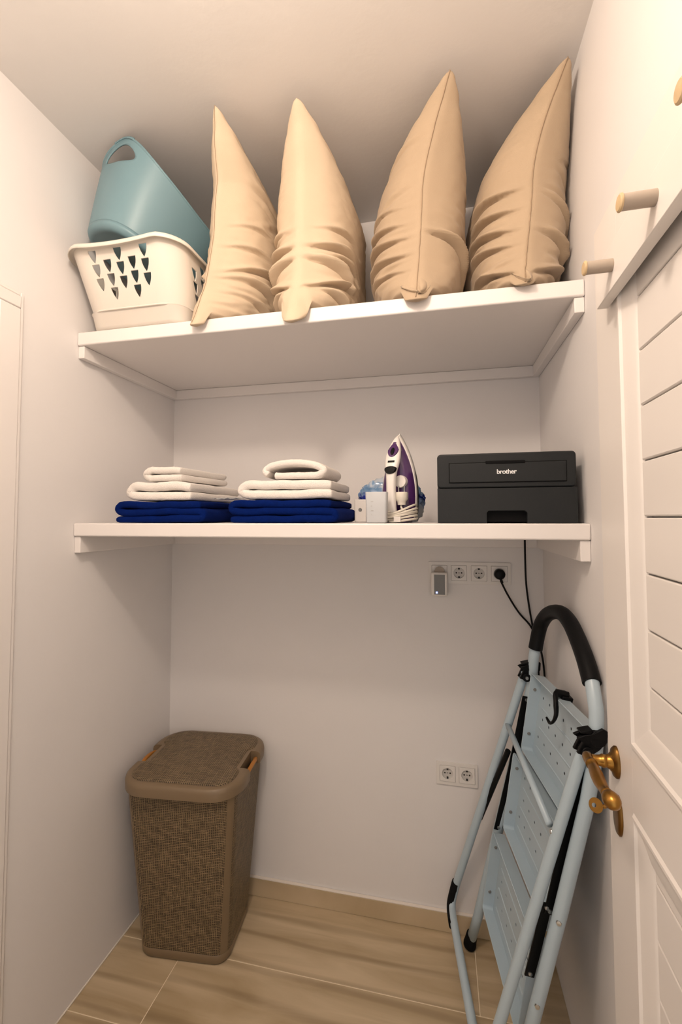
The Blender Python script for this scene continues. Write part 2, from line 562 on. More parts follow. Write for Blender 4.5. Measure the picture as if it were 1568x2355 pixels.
# ================================================================== PILLOWS
def pillow(label, xc, T_L, T_, seam, tip_y, zt_back, seed, folds, sr=0.0013, gk=1.0, ear=1.0, cloth='pillow'):
    """standing pillow; front edge (a=-1) shows, seam = x of the front seam at bottom, middle, tip"""
    rnd = random.Random(seed)
    sb, smid, st, tip_z = seam
    p = thing('pillow', label, 'pillow', (xc, 1.45, Z1 + 0.001), 'beige pillows on the top shelf')
    L = Vector(p.location)
    fz = [(-1, 0.0), (-0.985, 0.30), (-0.94, 0.56), (-0.86, 0.76), (-0.7, 0.92), (-0.45, 1.0), (-0.1, 1.0), (0.2, 0.97), (0.42, 0.92), (0.6, 0.80), (0.76, 0.61), (0.88, 0.39), (0.96, 0.17), (1, 0.0)]
    N = 190
    zb0 = Z1 + 0.003
    bumps = []
    for _ in range(26):
        bumps.append((rnd.uniform(-1, 0.5), rnd.uniform(-0.95, 0.75), rnd.uniform(-0.35, 0.35), rnd.uniform(0.12, 0.34), rnd.uniform(0.020, 0.036), rnd.uniform(-0.010, 0.004), rnd.choice((-1, 1))))
    def centre(a, b):
        wgt = (1 - a) / 2
        if b < 0:
            xs = smid + (sb - smid) * (-b) ** 1.3
        else:
            xs = smid + (st - smid) * b ** 1.6
        x = xc + (xs - xc) * wgt ** 1.5
        # front edge
        yf = interp([(-1, 1.192), (-0.9, 1.200), (-0.6, 1.214), (0, 1.216), (0.45, 1.206), (0.8, tip_y + 0.028), (1, tip_y)], b)
        yb_ = 1.690 - 0.012 * (1 - b * b)
        y = yf + (yb_ - yf) * (a + 1) / 2
        ztop = tip_z + (zt_back - tip_z) * (a + 1) / 2 - 0.010 * (1 - a * a)
        z = zb0 + (ztop - zb0) * (b + 1) / 2
        return Vector((x, y, z))
    V, F = [], []
    idx = {}
    def warp(i):
        s = i / N * 2 - 1
        return sin(s * pi / 2) * 0.6 + s * 0.4
    for side in (-1, 1):
        for i in range(N + 1):
            for j in range(N + 1):
                border = i in (0, N) or j in (0, N)
                if border and side == 1:
                    idx[(side, i, j)] = idx[(-1, i, j)]
                    continue
                a, b = warp(i), warp(j)
                c = centre(a, b)
                ga = (max(0, 1 - abs(a) ** 2.8)) ** 0.54
                fb = max(interp(fz, b), 1e-4)
                t = (T_ if side == 1 else T_L) / sqrt(fb ** -2 + max(ga, 1e-4) ** -2 - 1)
                # low-frequency lumps
                t *= 1 + 0.07 * noise.noise(Vector((a * 1.3 + seed, b * 1.6, side * 3.1)))
                d = 0.0
                fade = min(1.0, (1 - abs(b)) * 8) * min(1.0, (1 + a) * 14 + 0.18)
                for (ba, bbb, ang, ln, wd, am, sd) in bumps:
                    if sd != side:
                        continue
                    da, db = a - ba, b - bbb
                    uu = da * cos(ang) + db * sin(ang)
                    vv = -da * sin(ang) + db * cos(ang) + 0.35 * uu * uu
                    if abs(uu) < ln * 2.2 and abs(vv) < wd * 4:
                        d += am * exp(-(uu / ln) ** 2) * (exp(-(vv / wd) ** 2) - 0.5 * exp(-((vv - 1.8 * wd) / wd) ** 2))
                for (fa, fb, ang, ln, wd, am, sd) in folds:
                    if sd != 0 and sd != side:
                        continue
                    da, db = a - fa, b - fb
                    uu = da * cos(ang) + db * sin(ang)
                    vv = -da * sin(ang) + db * cos(ang) + 0.5 * uu * uu
                    if abs(uu) < ln * 2.4 and abs(vv) < wd * 5:
                        d += 1.8 * am * exp(-(uu / ln) ** 2) * (exp(-(vv / (1.05 * wd)) ** 2) - 0.8 * exp(-((vv - 1.9 * wd) / (wd * 1.3)) ** 2))
                low = max(0.0, min(1.0, (-b + 0.5) / 1.1))
                d += 0.0045 * low * noise.noise(Vector((a * 5 + seed, b * 15, side * 7.7))) + 0.0018 * noise.noise(Vector((a * 9 - seed, b * 22, side * 2.7)))
                t2 = max(0.0, t + d * fade)
                # soft pinched seam on the front edge
                q = Vector((c.x + side * t2, c.y - 0.010 * exp(-((a + 1) / 0.02)), c.z))
                # bottom rests flat on the shelf
                if q.y > 1.205:
                    q.z = max(q.z, zb0 - 0.002)
                V.append(q)
                idx[(side, i, j)] = len(V) - 1
        for i in range(N):
            for j in range(N):
                F.append((idx[(side, i, j)], idx[(side, i + 1, j)], idx[(side, i + 1, j + 1)], idx[(side, i, j + 1)]))
    # bottom front ear hanging a little over the shelf edge
    for k, q in enumerate(V):
        dd = exp(-(((q.y - 1.19) / 0.045) ** 2 + ((q.z - zb0) / 0.05) ** 2 + ((q.x - sb) / 0.075) ** 2))
        q.y -= ear * 0.022 * dd
        q.z -= ear * 0.036 * dd * max(0.0, min(1.0, (1.199 - q.y) / 0.014))
    mb = MB()
    mb.add([q - L for q in V], F)
    mb.build('cover', M[cloth], p, smooth=180)
    pts = []
    for j in range(5, N - 1, 3):
        q = V[idx[(-1, 0, j)]].copy()
        pts.append(q - L + Vector((0, -0.0012, 0)))
    if sr > 0:
        MB().tube(pts, sr, 6).build('seam', M['seam'], p, smooth=180)
    # gathered knot of cloth at the lower front corner
    if gk <= 0:
        return p
    kn = MB()
    base = Vector((sb, 1.184, zb0 + 0.004)) - L
    rings = []
    for s in range(9):
        tt = s / 8
        R = gk * (0.044 * (1 - tt) ** 0.8 + 0.006)
        cpt = base + Vector((0.010 * tt, -0.030 * tt + 0.014, 0.024 * (1 - tt) ** 1.5 - 0.012 * tt))
        rings.append([cpt + Vector((R * cos(2 * pi * k / 28) * (1 + 0.12 * sin(5 * 2 * pi * k / 28 + seed + tt * 2)), 0.006 * sin(3 * 2 * pi * k / 28 + tt * 3), 0.62 * R * sin(2 * pi * k / 28) * (1 + 0.14 * sin(4 * 2 * pi * k / 28 + seed)))) for k in range(28)])
    kn.loft(rings)
    kn.build('corner_gather', M[cloth], p, smooth=180)
    return p

# folds: (a, b, angle, length, width, depth, side)
pillow('beige pillow furthest left of the four, standing against the teal tub', -0.622, 0.072, 0.121, (-0.702, -0.655, -0.606, 2.660), 1.120, 2.63, 3,
       [(-0.55, -0.35, 0.12, 0.40, 0.020, -0.011, 1), (-0.5, -0.52, -0.15, 0.42, 0.022, -0.011, 1), (-0.7, -0.15, 0.1, 0.3, 0.018, -0.008, 1), (-0.45, -0.72, -0.25, 0.35, 0.02, -0.009, 1), (-0.6, 0.12, 0.1, 0.3, 0.016, -0.006, 1), (-0.8, -0.45, 0.5, 0.2, 0.02, -0.010, -1)], 0.0007, 0.0, 1.0, 'pillow_pale')
pillow('pale beige pillow second from left with deep creases and no visible front seam', -0.372, 0.127, 0.136, (-0.396, -0.388, -0.373, 2.655), 1.142, 2.63, 11,
       [(-0.75, -0.28, 0.10, 0.35, 0.022, -0.016, 0), (-0.78, -0.48, -0.2, 0.35, 0.024, -0.018, 0), (-0.7, -0.66, 0.25, 0.34, 0.022, -0.016, 0), (-0.6, -0.05, 0.05, 0.32, 0.018, -0.009, 0), (-0.55, -0.82, -0.3, 0.32, 0.022, -0.014, 0), (-0.5, -0.36, -0.1, 0.25, 0.018, -0.010, 1)], 0.0, 0.0, 1.7, 'pillow_pale')
pillow('beige pillow third from left with a straight front seam and one folded crease', -0.070, 0.142, 0.142, (-0.056, -0.038, 0.040, 2.652), 1.152, 2.63, 23,
       [(-0.72, -0.42, -0.35, 0.38, 0.022, -0.020, 1), (-0.65, -0.30, 0.12, 0.4, 0.020, -0.012, -1), (-0.72, -0.50, 0.15, 0.36, 0.020, -0.011, -1), (-0.6, -0.12, 0.15, 0.36, 0.018, -0.009, -1), (-0.7, -0.66, 0.15, 0.3, 0.018, -0.008, -1), (-0.6, 0.08, 0.2, 0.3, 0.016, -0.006, -1)], 0.0013, 0.75, 0.8)
pillow('beige pillow furthest right of the four, leaning on the right wall', 0.213, 0.133, 0.132, (0.214, 0.244, 0.326, 2.645), 1.175, 2.61, 31,
       [(-0.7, 0.02, 0.12, 0.34, 0.020, -0.014, -1), (-0.68, -0.16, 0.15, 0.36, 0.020, -0.013, -1), (-0.66, -0.34, 0.18, 0.36, 0.022, -0.013, -1), (-0.7, -0.52, 0.16, 0.32, 0.020, -0.012, -1), (-0.7, -0.55, -0.4, 0.3, 0.022, -0.014, 1), (-0.7, -0.2, -0.45, 0.3, 0.018, -0.008, 1), (-0.75, -0.8, 0.3, 0.3, 0.022, -0.013, 0)], 0.0013, 0.5, 0.4)

# ================================================================== LAUNDRY BASKET
def basket():
    x0b, x1b, y0b, y1b = -1.088, -0.752, 1.206, 1.640
    x0t, x1t, y0t, y1t = -1.112, -0.738, 1.115, 1.715
    zb, zt = Z1 + 0.001, 2.310
    b = thing('laundry_basket', 'cream plastic laundry basket with shield shaped holes, at the left end of the upper shelf', 'basket', ((x0b + x1b) / 2, (y0b + y1b) / 2, zb))
    L = Vector(b.location)
    zs = zb + 0.052              # ledge between solid base and pierced wall
    def at(u_, v_, z, inset=0.0):
        t = (z - zb) / (zt - zb)
        xa, xb = x0b + (x0t - x0b) * t + inset, x1b + (x1t - x1b) * t - inset
        ya, yb = y0b + (y0t - y0b) * t + inset, y1b + (y1t - y1b) * t - inset
        return xa, xb, ya, yb
    def ring(z, inset, r, n=8, sag=0.0):
        xa, xb, ya, yb = at(0, 0, z, inset)
        pts = rrect((xb - xa) / 2, (yb - ya) / 2, r, n)
        out = []
        for px, py in pts:
            zz = z
            out.append(Vector(((xa + xb) / 2 + px, (ya + yb) / 2 + py, zz)) - L)
        return out
    base = MB()
    base.loft([ring(zb + 0.004, 0.030, 0.03), ring(zb + 0.002, 0.020, 0.035), ring(zb + 0.0, 0.012, 0.04), ring(zb + 0.004, 0.004, 0.045), ring(zb + 0.012, 0.001, 0.05), ring(zs - 0.003, 0.002, 0.055), ring(zs, 0.0005, 0.056)], caps=True)
    base.f.pop()
    base.build('base', M['basket'], b, smooth=180)
    R = 0.078
    body = MB()
    def shield(cx, cz, ww=0.0125, hh=0.033):
        p = [(cx - ww, cz + hh / 2), (cx + ww, cz + hh / 2)]
        for k in range(1, 7):
            s = k / 7
            p.append((cx + ww * (1 - s ** 2.1), cz + hh / 2 - hh * s))
        p.append((cx, cz - hh / 2))
        for k in range(6, 0, -1):
            s = k / 7
            p.append((cx - ww * (1 - s ** 2.1), cz + hh / 2 - hh * s))
        return p
    H = zt - zs
    def wall(side, ncol):
        # side: 'f','b','l','r'
        tm = 0.6
        xa, xb, ya, yb = at(0, 0, zs + H * 0.5)
        Wd = (xb - xa if side in 'fb' else yb - ya) - 2 * R
        holes = []
        for c in range(ncol):
            cx = -Wd / 2 + Wd * (c + 0.5) / ncol
            for r_ in range(3):
                cz = H * (0.26 + 0.215 * r_) + (0.022 if c % 2 == (0 if side in 'fb' else 1) else -0.004)
                holes.append(shield(cx, cz))
        vs, fs = panel2d([(-Wd / 2, 0), (Wd / 2, 0), (Wd / 2, H), (-Wd / 2, H)], holes, 0.0013)
        out = []
        for v in vs:
            s = v.x / (Wd / 2)
            z = zs + v.y
            xa, xb, ya, yb = at(0, 0, z)
            o_ = v.z
            if side == 'f':
                cx, hw = (xa + xb) / 2, (xb - xa) / 2 - R
                q = Vector((cx + s * hw, ya + o_, z))
            elif side == 'b':
                cx, hw = (xa + xb) / 2, (xb - xa) / 2 - R
                q = Vector((cx - s * hw, yb + o_, z))
            elif side == 'r':
                cy, hw = (ya + yb) / 2, (yb - ya) / 2 - R
                q = Vector((xb + o_, cy + s * hw, z))
            else:
                cy, hw = (ya + yb) / 2, (yb - ya) / 2 - R
                q = Vector((xa + o_, cy - s * hw, z))
            out.append(q - L)
        body.add(out, fs)
    wall('f', 5)
    wall('b', 5)
    wall('l', 8)
    wall('r', 8)
    for sx, sy in ((1, 1), (-1, 1), (-1, -1), (1, -1)):
        rings = []
        for z in (zs, zs + H * 0.33, zs + H * 0.66, zt):
            xa, xb, ya, yb = at(0, 0, z)
            cx = (xb - R) if sx > 0 else (xa + R)
            cy = (yb - R) if sy > 0 else (ya + R)
            row = []
            for rr in (R + 0.0013, R - 0.0013):
                arc = []
                for k in range(11):
                    a = pi / 2 * k / 10
                    arc.append(Vector((cx + sx * rr * cos(a), cy + sy * rr * sin(a), z)) - L)
                row += arc if rr > R else arc[::-1]
            rings.append(row)
        body.loft(rings, caps=True)
    body.build('pierced_wall', M['basket'], b, smooth=45)
    # ledge
    led = MB().tube(ring(zs, -0.0005, R) + ring(zs, -0.0005, R)[:1], 0.003, 8, caps=False)
    led.build('ledge', M['basket'], b, smooth=180)
    # rim: rolled lip, dipping in the middle of each end
    rp = []
    xa, xb, ya, yb = at(0, 0, zt)
    ro = 0.010
    pts = rrect((xb - xa) / 2 + ro * 0.6, (yb - ya) / 2 + ro * 0.6, R + ro * 0.6, 10)
    dense = []
    for (p0, p1) in zip(pts, pts[1:] + pts[:1]):
        d = sqrt((p1[0] - p0[0]) ** 2 + (p1[1] - p0[1]) ** 2)
        m = max(1, int(d / 0.012))
        for k in range(m):
            dense.append((p0[0] + (p1[0] - p0[0]) * k / m, p0[1] + (p1[1] - p0[1]) * k / m))
    prof = [(-0.010, -0.002), (-0.008, 0.004), (-0.002, 0.007), (0.005, 0.006), (0.010, 0.0), (0.0115, -0.010), (0.0095, -0.011), (0.0075, -0.002), (0.002, 0.003), (-0.004, 0.002), (-0.007, -0.004)]
    rings = []
    n = len(dense)
    for i, (px, py) in enumerate(dense):
        q0 = Vector((*dense[i - 1], 0))
        q1 = Vector((*dense[(i + 1) % n], 0))
        t = (q1 - q0).normalized()
        nr = Vector((t.y, -t.x, 0))
        endw = max(0, 1 - (abs(px) / 0.13) ** 2) if abs(py) > (yb - ya) / 2 - 0.02 else 0
        zz = zt + 0.002 - 0.010 * (endw ** 0.7 if endw > 0 else 0)
        c = Vector(((xa + xb) / 2 + px, (ya + yb) / 2 + py, zz)) - L
        rings.append([c + nr * o_ + Vector((0, 0, h_)) for o_, h_ in prof])
    rings.append(rings[0])
    MB().loft(rings, caps=False).build('rim', M['basket'], b, smooth=180)
basket()

# ================================================================== TEAL TUB (tilted inside the basket)
def tub():
    A0, B0 = 0.165, 0.138       # base half length (y) / half width (x)
    A1, B1 = 0.225, 0.168
    Hh = 0.205
    org = Vector((-0.980, 1.303, 2.357))       # centre of base
    t_ = thing('flexible_tub', 'teal flexible plastic tub with an oval handle hole, tilted inside the cream basket', 'tub', tuple(org))
    rz = Matrix.Rotation(radians(20), 3, 'Y') @ Matrix.Rotation(radians(-15), 3, 'X') @ Matrix.Rotation(radians(-22), 3, 'Z')
    ex = rz @ Vector((1, 0, 0))
    ey = rz @ Vector((0, 1, 0))       # base long axis (front -> rear)
    ez = rz @ Vector((0, 0, 1))
    NT, NH = 240, 70
    TC = 0.13
    EX = 0.75
    raw = []
    for i in range(4001):
        th = 2 * pi * i / 4000
        c_, s_ = cos(th), sin(th)
        raw.append((abs(s_) ** EX * (1 if s_ >= 0 else -1), abs(c_) ** EX * (1 if c_ >= 0 else -1)))
    acc = [0.0]
    for p, q_ in zip(raw, raw[1:]):
        acc.append(acc[-1] + sqrt(((p[0] - q_[0]) * 0.165) ** 2 + ((p[1] - q_[1]) * 0.235) ** 2))
    TOT = acc[-1]
    import bisect
    def arc(th):
        x = (th / (2 * pi) % 1.0) * TOT
        i = min(max(bisect.bisect_left(acc, x), 1), 4000)
        f = (x - acc[i - 1]) / max(acc[i] - acc[i - 1], 1e-9)
        return raw[i - 1][0] + (raw[i][0] - raw[i - 1][0]) * f, raw[i - 1][1] + (raw[i][1] - raw[i - 1][1]) * f
    def surf(th, h):
        # th = 0 faces front (-y)
        k = h
        A = A0 + (A1 - A0) * k
        B = B0 + (B1 - B0) * k
        cx, cy = arc(th)
        tq = th - TC
        d0 = min(abs((tq + pi) % (2 * pi) - pi), abs((tq % (2 * pi)) - pi))
        rim = 0.050 * exp(-(d0 / 0.50) ** 2) - 0.020 * sin(min(d0, pi / 2)) ** 2
        z = Hh * k + rim * k ** 3
        return ex * (B * cx) + ey * (-A * cy) + ez * z
    # handle hole in (th,h)
    TC = 0.13
    hth, hh0, wth, wh = 0.0, 0.855, 0.330, 0.090
    def inhole(th, h):
        for c0 in (TC, pi + TC):
            d = (th - c0 + pi) % (2 * pi) - pi
            if (d / wth) ** 2 + ((h - hh0) / wh) ** 2 < 1:
                return c0
        return None
    V, F, keep = [], [], {}
    grid = {}
    for i in range(NT):
        th = 2 * pi * i / NT
        for j in range(NH + 1):
            grid[(i, j)] = [th, j / NH]
    dead = set()
    for i in range(NT):
        for j in range(NH):
            thc, hc = 2 * pi * (i + 0.5) / NT, (j + 0.5) / NH
            if inhole(thc, hc) is not None:
                dead.add((i, j))
    # snap border vertices on the oval
    for i in range(NT):
        for j in range(NH + 1):
            ad = [((i - di) % NT, j - dj) in dead for di in (0, 1) for dj in (0, 1)]
            if any(ad) and not all(ad):
                th, h = grid[(i, j)]
                for c0 in (TC, pi + TC):
                    d = (th - c0 + pi) % (2 * pi) - pi
                    if abs(d) < 0.5:
                        rr = sqrt((d / wth) ** 2 + ((h - hh0) / wh) ** 2)
                        if rr > 1e-6:
                            grid[(i, j)] = [c0 + d / rr, hh0 + (h - hh0) / rr]
    ids = {}
    mb = MB()
    for i in range(NT):
        for j in range(NH + 1):
            th, h = grid[(i, j)]
            mb.v.append(surf(th, h))
            ids[(i, j)] = len(mb.v) - 1
    for i in range(NT):
        for j in range(NH):
            if (i, j) not in dead:
                k = (i + 1) % NT
                mb.f.append((ids[(i, j)], ids[(k, j)], ids[(k, j + 1)], ids[(i, j + 1)]))
    # rounded base edge and slightly recessed base disc
    rings = [[mb.v[ids[(i, 0)]] for i in range(NT)]]
    for s, dz in ((0.985, -0.010), (0.955, -0.017), (0.91, -0.021), (0.86, -0.021), (0.82, -0.017), (0.5, -0.015), (0.02, -0.015)):
        rings.append([mb.v[ids[(i, 0)]] * s + ez * dz for i in range(NT)])
    mb.loft(rings, caps=False)
    bm_o = mb.build('shell', M['tub'], t_, smooth=180, solid=0.004)
    # thick rolled rim
    rp = [surf(2 * pi * i / 150, 1.0) for i in range(150)]
    MB().tube(rp + rp[:1], 0.0042, 8, caps=False).build('rim', M['tub'], t_, smooth=180)
    # ribbed grip strip on top of the front handle
    gm = MB()
    for k in range(19):
        th = TC - 0.20 + 0.40 * k / 18
        c = surf(th, 1.0)
        gm.tube([c + ey * -0.0062, c + ey * 0.0062], 0.0026, 6)
        gm.tube([c + ez * -0.003 + ey * -0.0052, c + ez * 0.0058 + ey * -0.002], 0.0022, 6)
    gm.build('ribbed_grip', M['tub'], t_, smooth=180)
tub()

# ================================================================== TOWELS
def towel(label, group, x, y0, y1, z, path, th, m, seed, sag=0.003, bulge=0.0):
    """folded towel: a thick cloth band following `path` (x,z) and running back from y0 to y1"""
    t_ = thing('folded_towel', label, 'towel', (x, (y0 + y1) / 2, z), group)
    P = smooth_path([(p[0], 0, p[1]) for p in path], 7)
    n = len(P)
    NY = 22
    rnd = random.Random(seed)
    mb = MB()
    rows = []
    for iy in range(-2, NY + 3):
        f = min(max(iy / NY, 0), 1)
        y = y0 + (y1 - y0) * f
        sc = 1.0
        if iy < 0:
            sc = (0.80, 0.42)[-iy - 1]
            y -= (0.004, 0.007)[-iy - 1]
        if iy > NY:
            sc = (0.80, 0.42)[iy - NY - 1]
            y += (0.004, 0.007)[iy - NY - 1]
        L_, R_ = [], []
        for i, p in enumerate(P):
            t = (P[min(i + 1, n - 1)] - P[max(i - 1, 0)]).normalized()
            nr = Vector((-t.z, 0, t.x))
            h = th / 2 * sc
            if i < 2 or i > n - 3:
                h *= 0.92 if i in (1, n - 2) else 0.66
            dz = sag * noise.noise(Vector((p.x * 14 + seed, y * 9, p.z * 40)))
            dx = 0.004 * noise.noise(Vector((p.z * 60 + seed, y * 11, 3.3)))
            fz = 0.0011 * noise.noise(Vector((p.x * 190, y * 190, p.z * 190 + seed)))
            yy = y - (y0 - y) * 0 + 0.004 * noise.noise(Vector((p.x * 20, p.z * 50 + seed, 1.0))) * (1 if iy < 3 else 0)
            c = Vector((p.x * (1 + bulge * f) + dx, yy, p.z + dz))
            a = c + nr * (h + fz)
            b = c - nr * (h - fz)
            lz = 0.0006
            a.z = max(a.z, lz)
            b.z = max(b.z, lz)
            L_.append(a)
            R_.append(b)
        rows.append(L_ + R_[::-1])
    mb.loft(rows, caps=False)
    m_ = 2 * n
    for base, flip in ((0, 1), ((len(rows) - 1) * m_, 0)):
        for i in range(n - 1):
            mb.f.append((base + i, base + i + 1, base + m_ - 2 - i, base + m_ - 1 - i))
    off = Vector((0, (y0 + y1) / 2, 0))
    mb.v = [v - off for v in mb.v]
    mb.build('cloth', m, t_, smooth=180)
    return t_

def fold3(w_, th):
    h = th
    return [(-w_ / 2, h * 0.5), (-w_ / 4, h * 0.5), (0, h * 0.5), (w_ / 4, h * 0.52), (w_ / 2 - h * 0.7, h * 0.55), (w_ / 2 - h * 0.12, h * 1.02), (w_ / 2 - h * 0.7, h * 1.5), (w_ / 4, h * 1.52), (0, h * 1.5), (-w_ / 4, h * 1.5), (-w_ / 2 + h * 0.7, h * 1.5), (-w_ / 2 + h * 0.12, h * 2.02), (-w_ / 2 + h * 0.8, h * 2.5), (-w_ / 4, h * 2.52), (0, h * 2.46), (w_ / 4, h * 2.5), (w_ / 2 - h * 0.5, h * 2.42)]

def fold2(w_, th, ends=0.5):
    h = th
    return [(w_ / 2 - h * ends, h * 0.5), (w_ / 4, h * 0.5), (0, h * 0.5), (-w_ / 4, h * 0.5), (-w_ / 2 + h * 0.8, h * 0.52), (-w_ / 2 + h * 0.12, h * 1.05), (-w_ / 2 + h * 0.8, h * 1.6), (-w_ / 4, h * 1.62), (0, h * 1.6), (w_ / 4, h * 1.58), (w_ / 2 - h * 0.6, h * 1.45)]

def roll(w_, th):
    h = th
    return [(w_ / 2 - 1.3 * h, h * 1.35), (w_ * 0.1, h * 1.36), (-w_ / 4, h * 1.33), (-w_ / 4, h * 1.3)] and [(-w_ / 2 + 1.6 * h, h * 0.5), (-w_ / 4, h * 0.5), (0, h * 0.5), (w_ / 4, h * 0.5), (w_ / 2 - h * 0.8, h * 0.55), (w_ / 2 - h * 0.1, h * 1.1), (w_ / 2 - h * 0.9, h * 1.75), (w_ / 5, h * 2.15), (0, h * 2.25), (-w_ / 5, h * 2.15), (-w_ / 2 + h * 0.9, h * 1.8), (-w_ / 2 + h * 0.1, h * 1.15), (-w_ / 2 + h * 0.55, h * 0.62)]

zt_ = Z2 + 0.0008
g1 = 'towels in the left pile on the lower shelf'
g2 = 'towels in the right pile on the lower shelf'
towel('navy blue folded towel at the bottom of the left pile', g1, -0.845, 1.232, 1.500, zt_, fold3(0.300, 0.0222), 0.0220, M['blue_towel'], 2, 0.004, 0.02)
towel('white folded towel in the middle of the left pile, on the navy towel', g1, -0.843, 1.240, 1.560, zt_ + 0.0690, fold2(0.232, 0.0275), 0.0272, M['white_towel'], 5, 0.004, 0.05)
towel('small white hand towel on top of the left pile', g1, -0.838, 1.246, 1.500, zt_ + 0.1290, fold2(0.136, 0.0220, 0.3), 0.0214, M['white_towel'], 7, 0.002, 0.35)
towel('navy blue folded towel at the bottom of the right pile', g2, -0.445, 1.232, 1.480, zt_, fold3(0.318, 0.0222), 0.0220, M['blue_towel'], 12, 0.003, 0.04)
towel('white folded towel in the middle of the right pile, on the navy towel', g2, -0.430, 1.236, 1.470, zt_ + 0.0690, fold2(0.292, 0.0265), 0.0262, M['white_towel'], 15, 0.003, 0.02)
towel('small white rolled hand towel on top of the right pile', g2, -0.413, 1.240, 1.420, zt_ + 0.1265, roll(0.182, 0.0215), 0.0205, M['white_towel'], 18, 0.002, 0.02)

pk = MB()
pk.loft([[Vector((-0.06 + 0.12 * i / 12, y, 0.002 + 0.004 * noise.noise(Vector((i * 0.7, y * 30, s * 2.0))) + s * 0.003)) for i in range(13)] for s, y in ((0, 0.0), (1, 0.002), (1, 0.03), (1, 0.07), (1, 0.11), (0, 0.11), (0, 0.06), (0, 0.0))], caps=False, closed=False)
o = pk.build('plastic_sleeve', M['clear'], smooth=180, loc=(0, 0.05, 0))
o.location = (-0.640, 1.345, zt_ + 0.0730)
tag(o, 'clear plastic sleeve lying on the navy towel of the left pile', 'packaging')

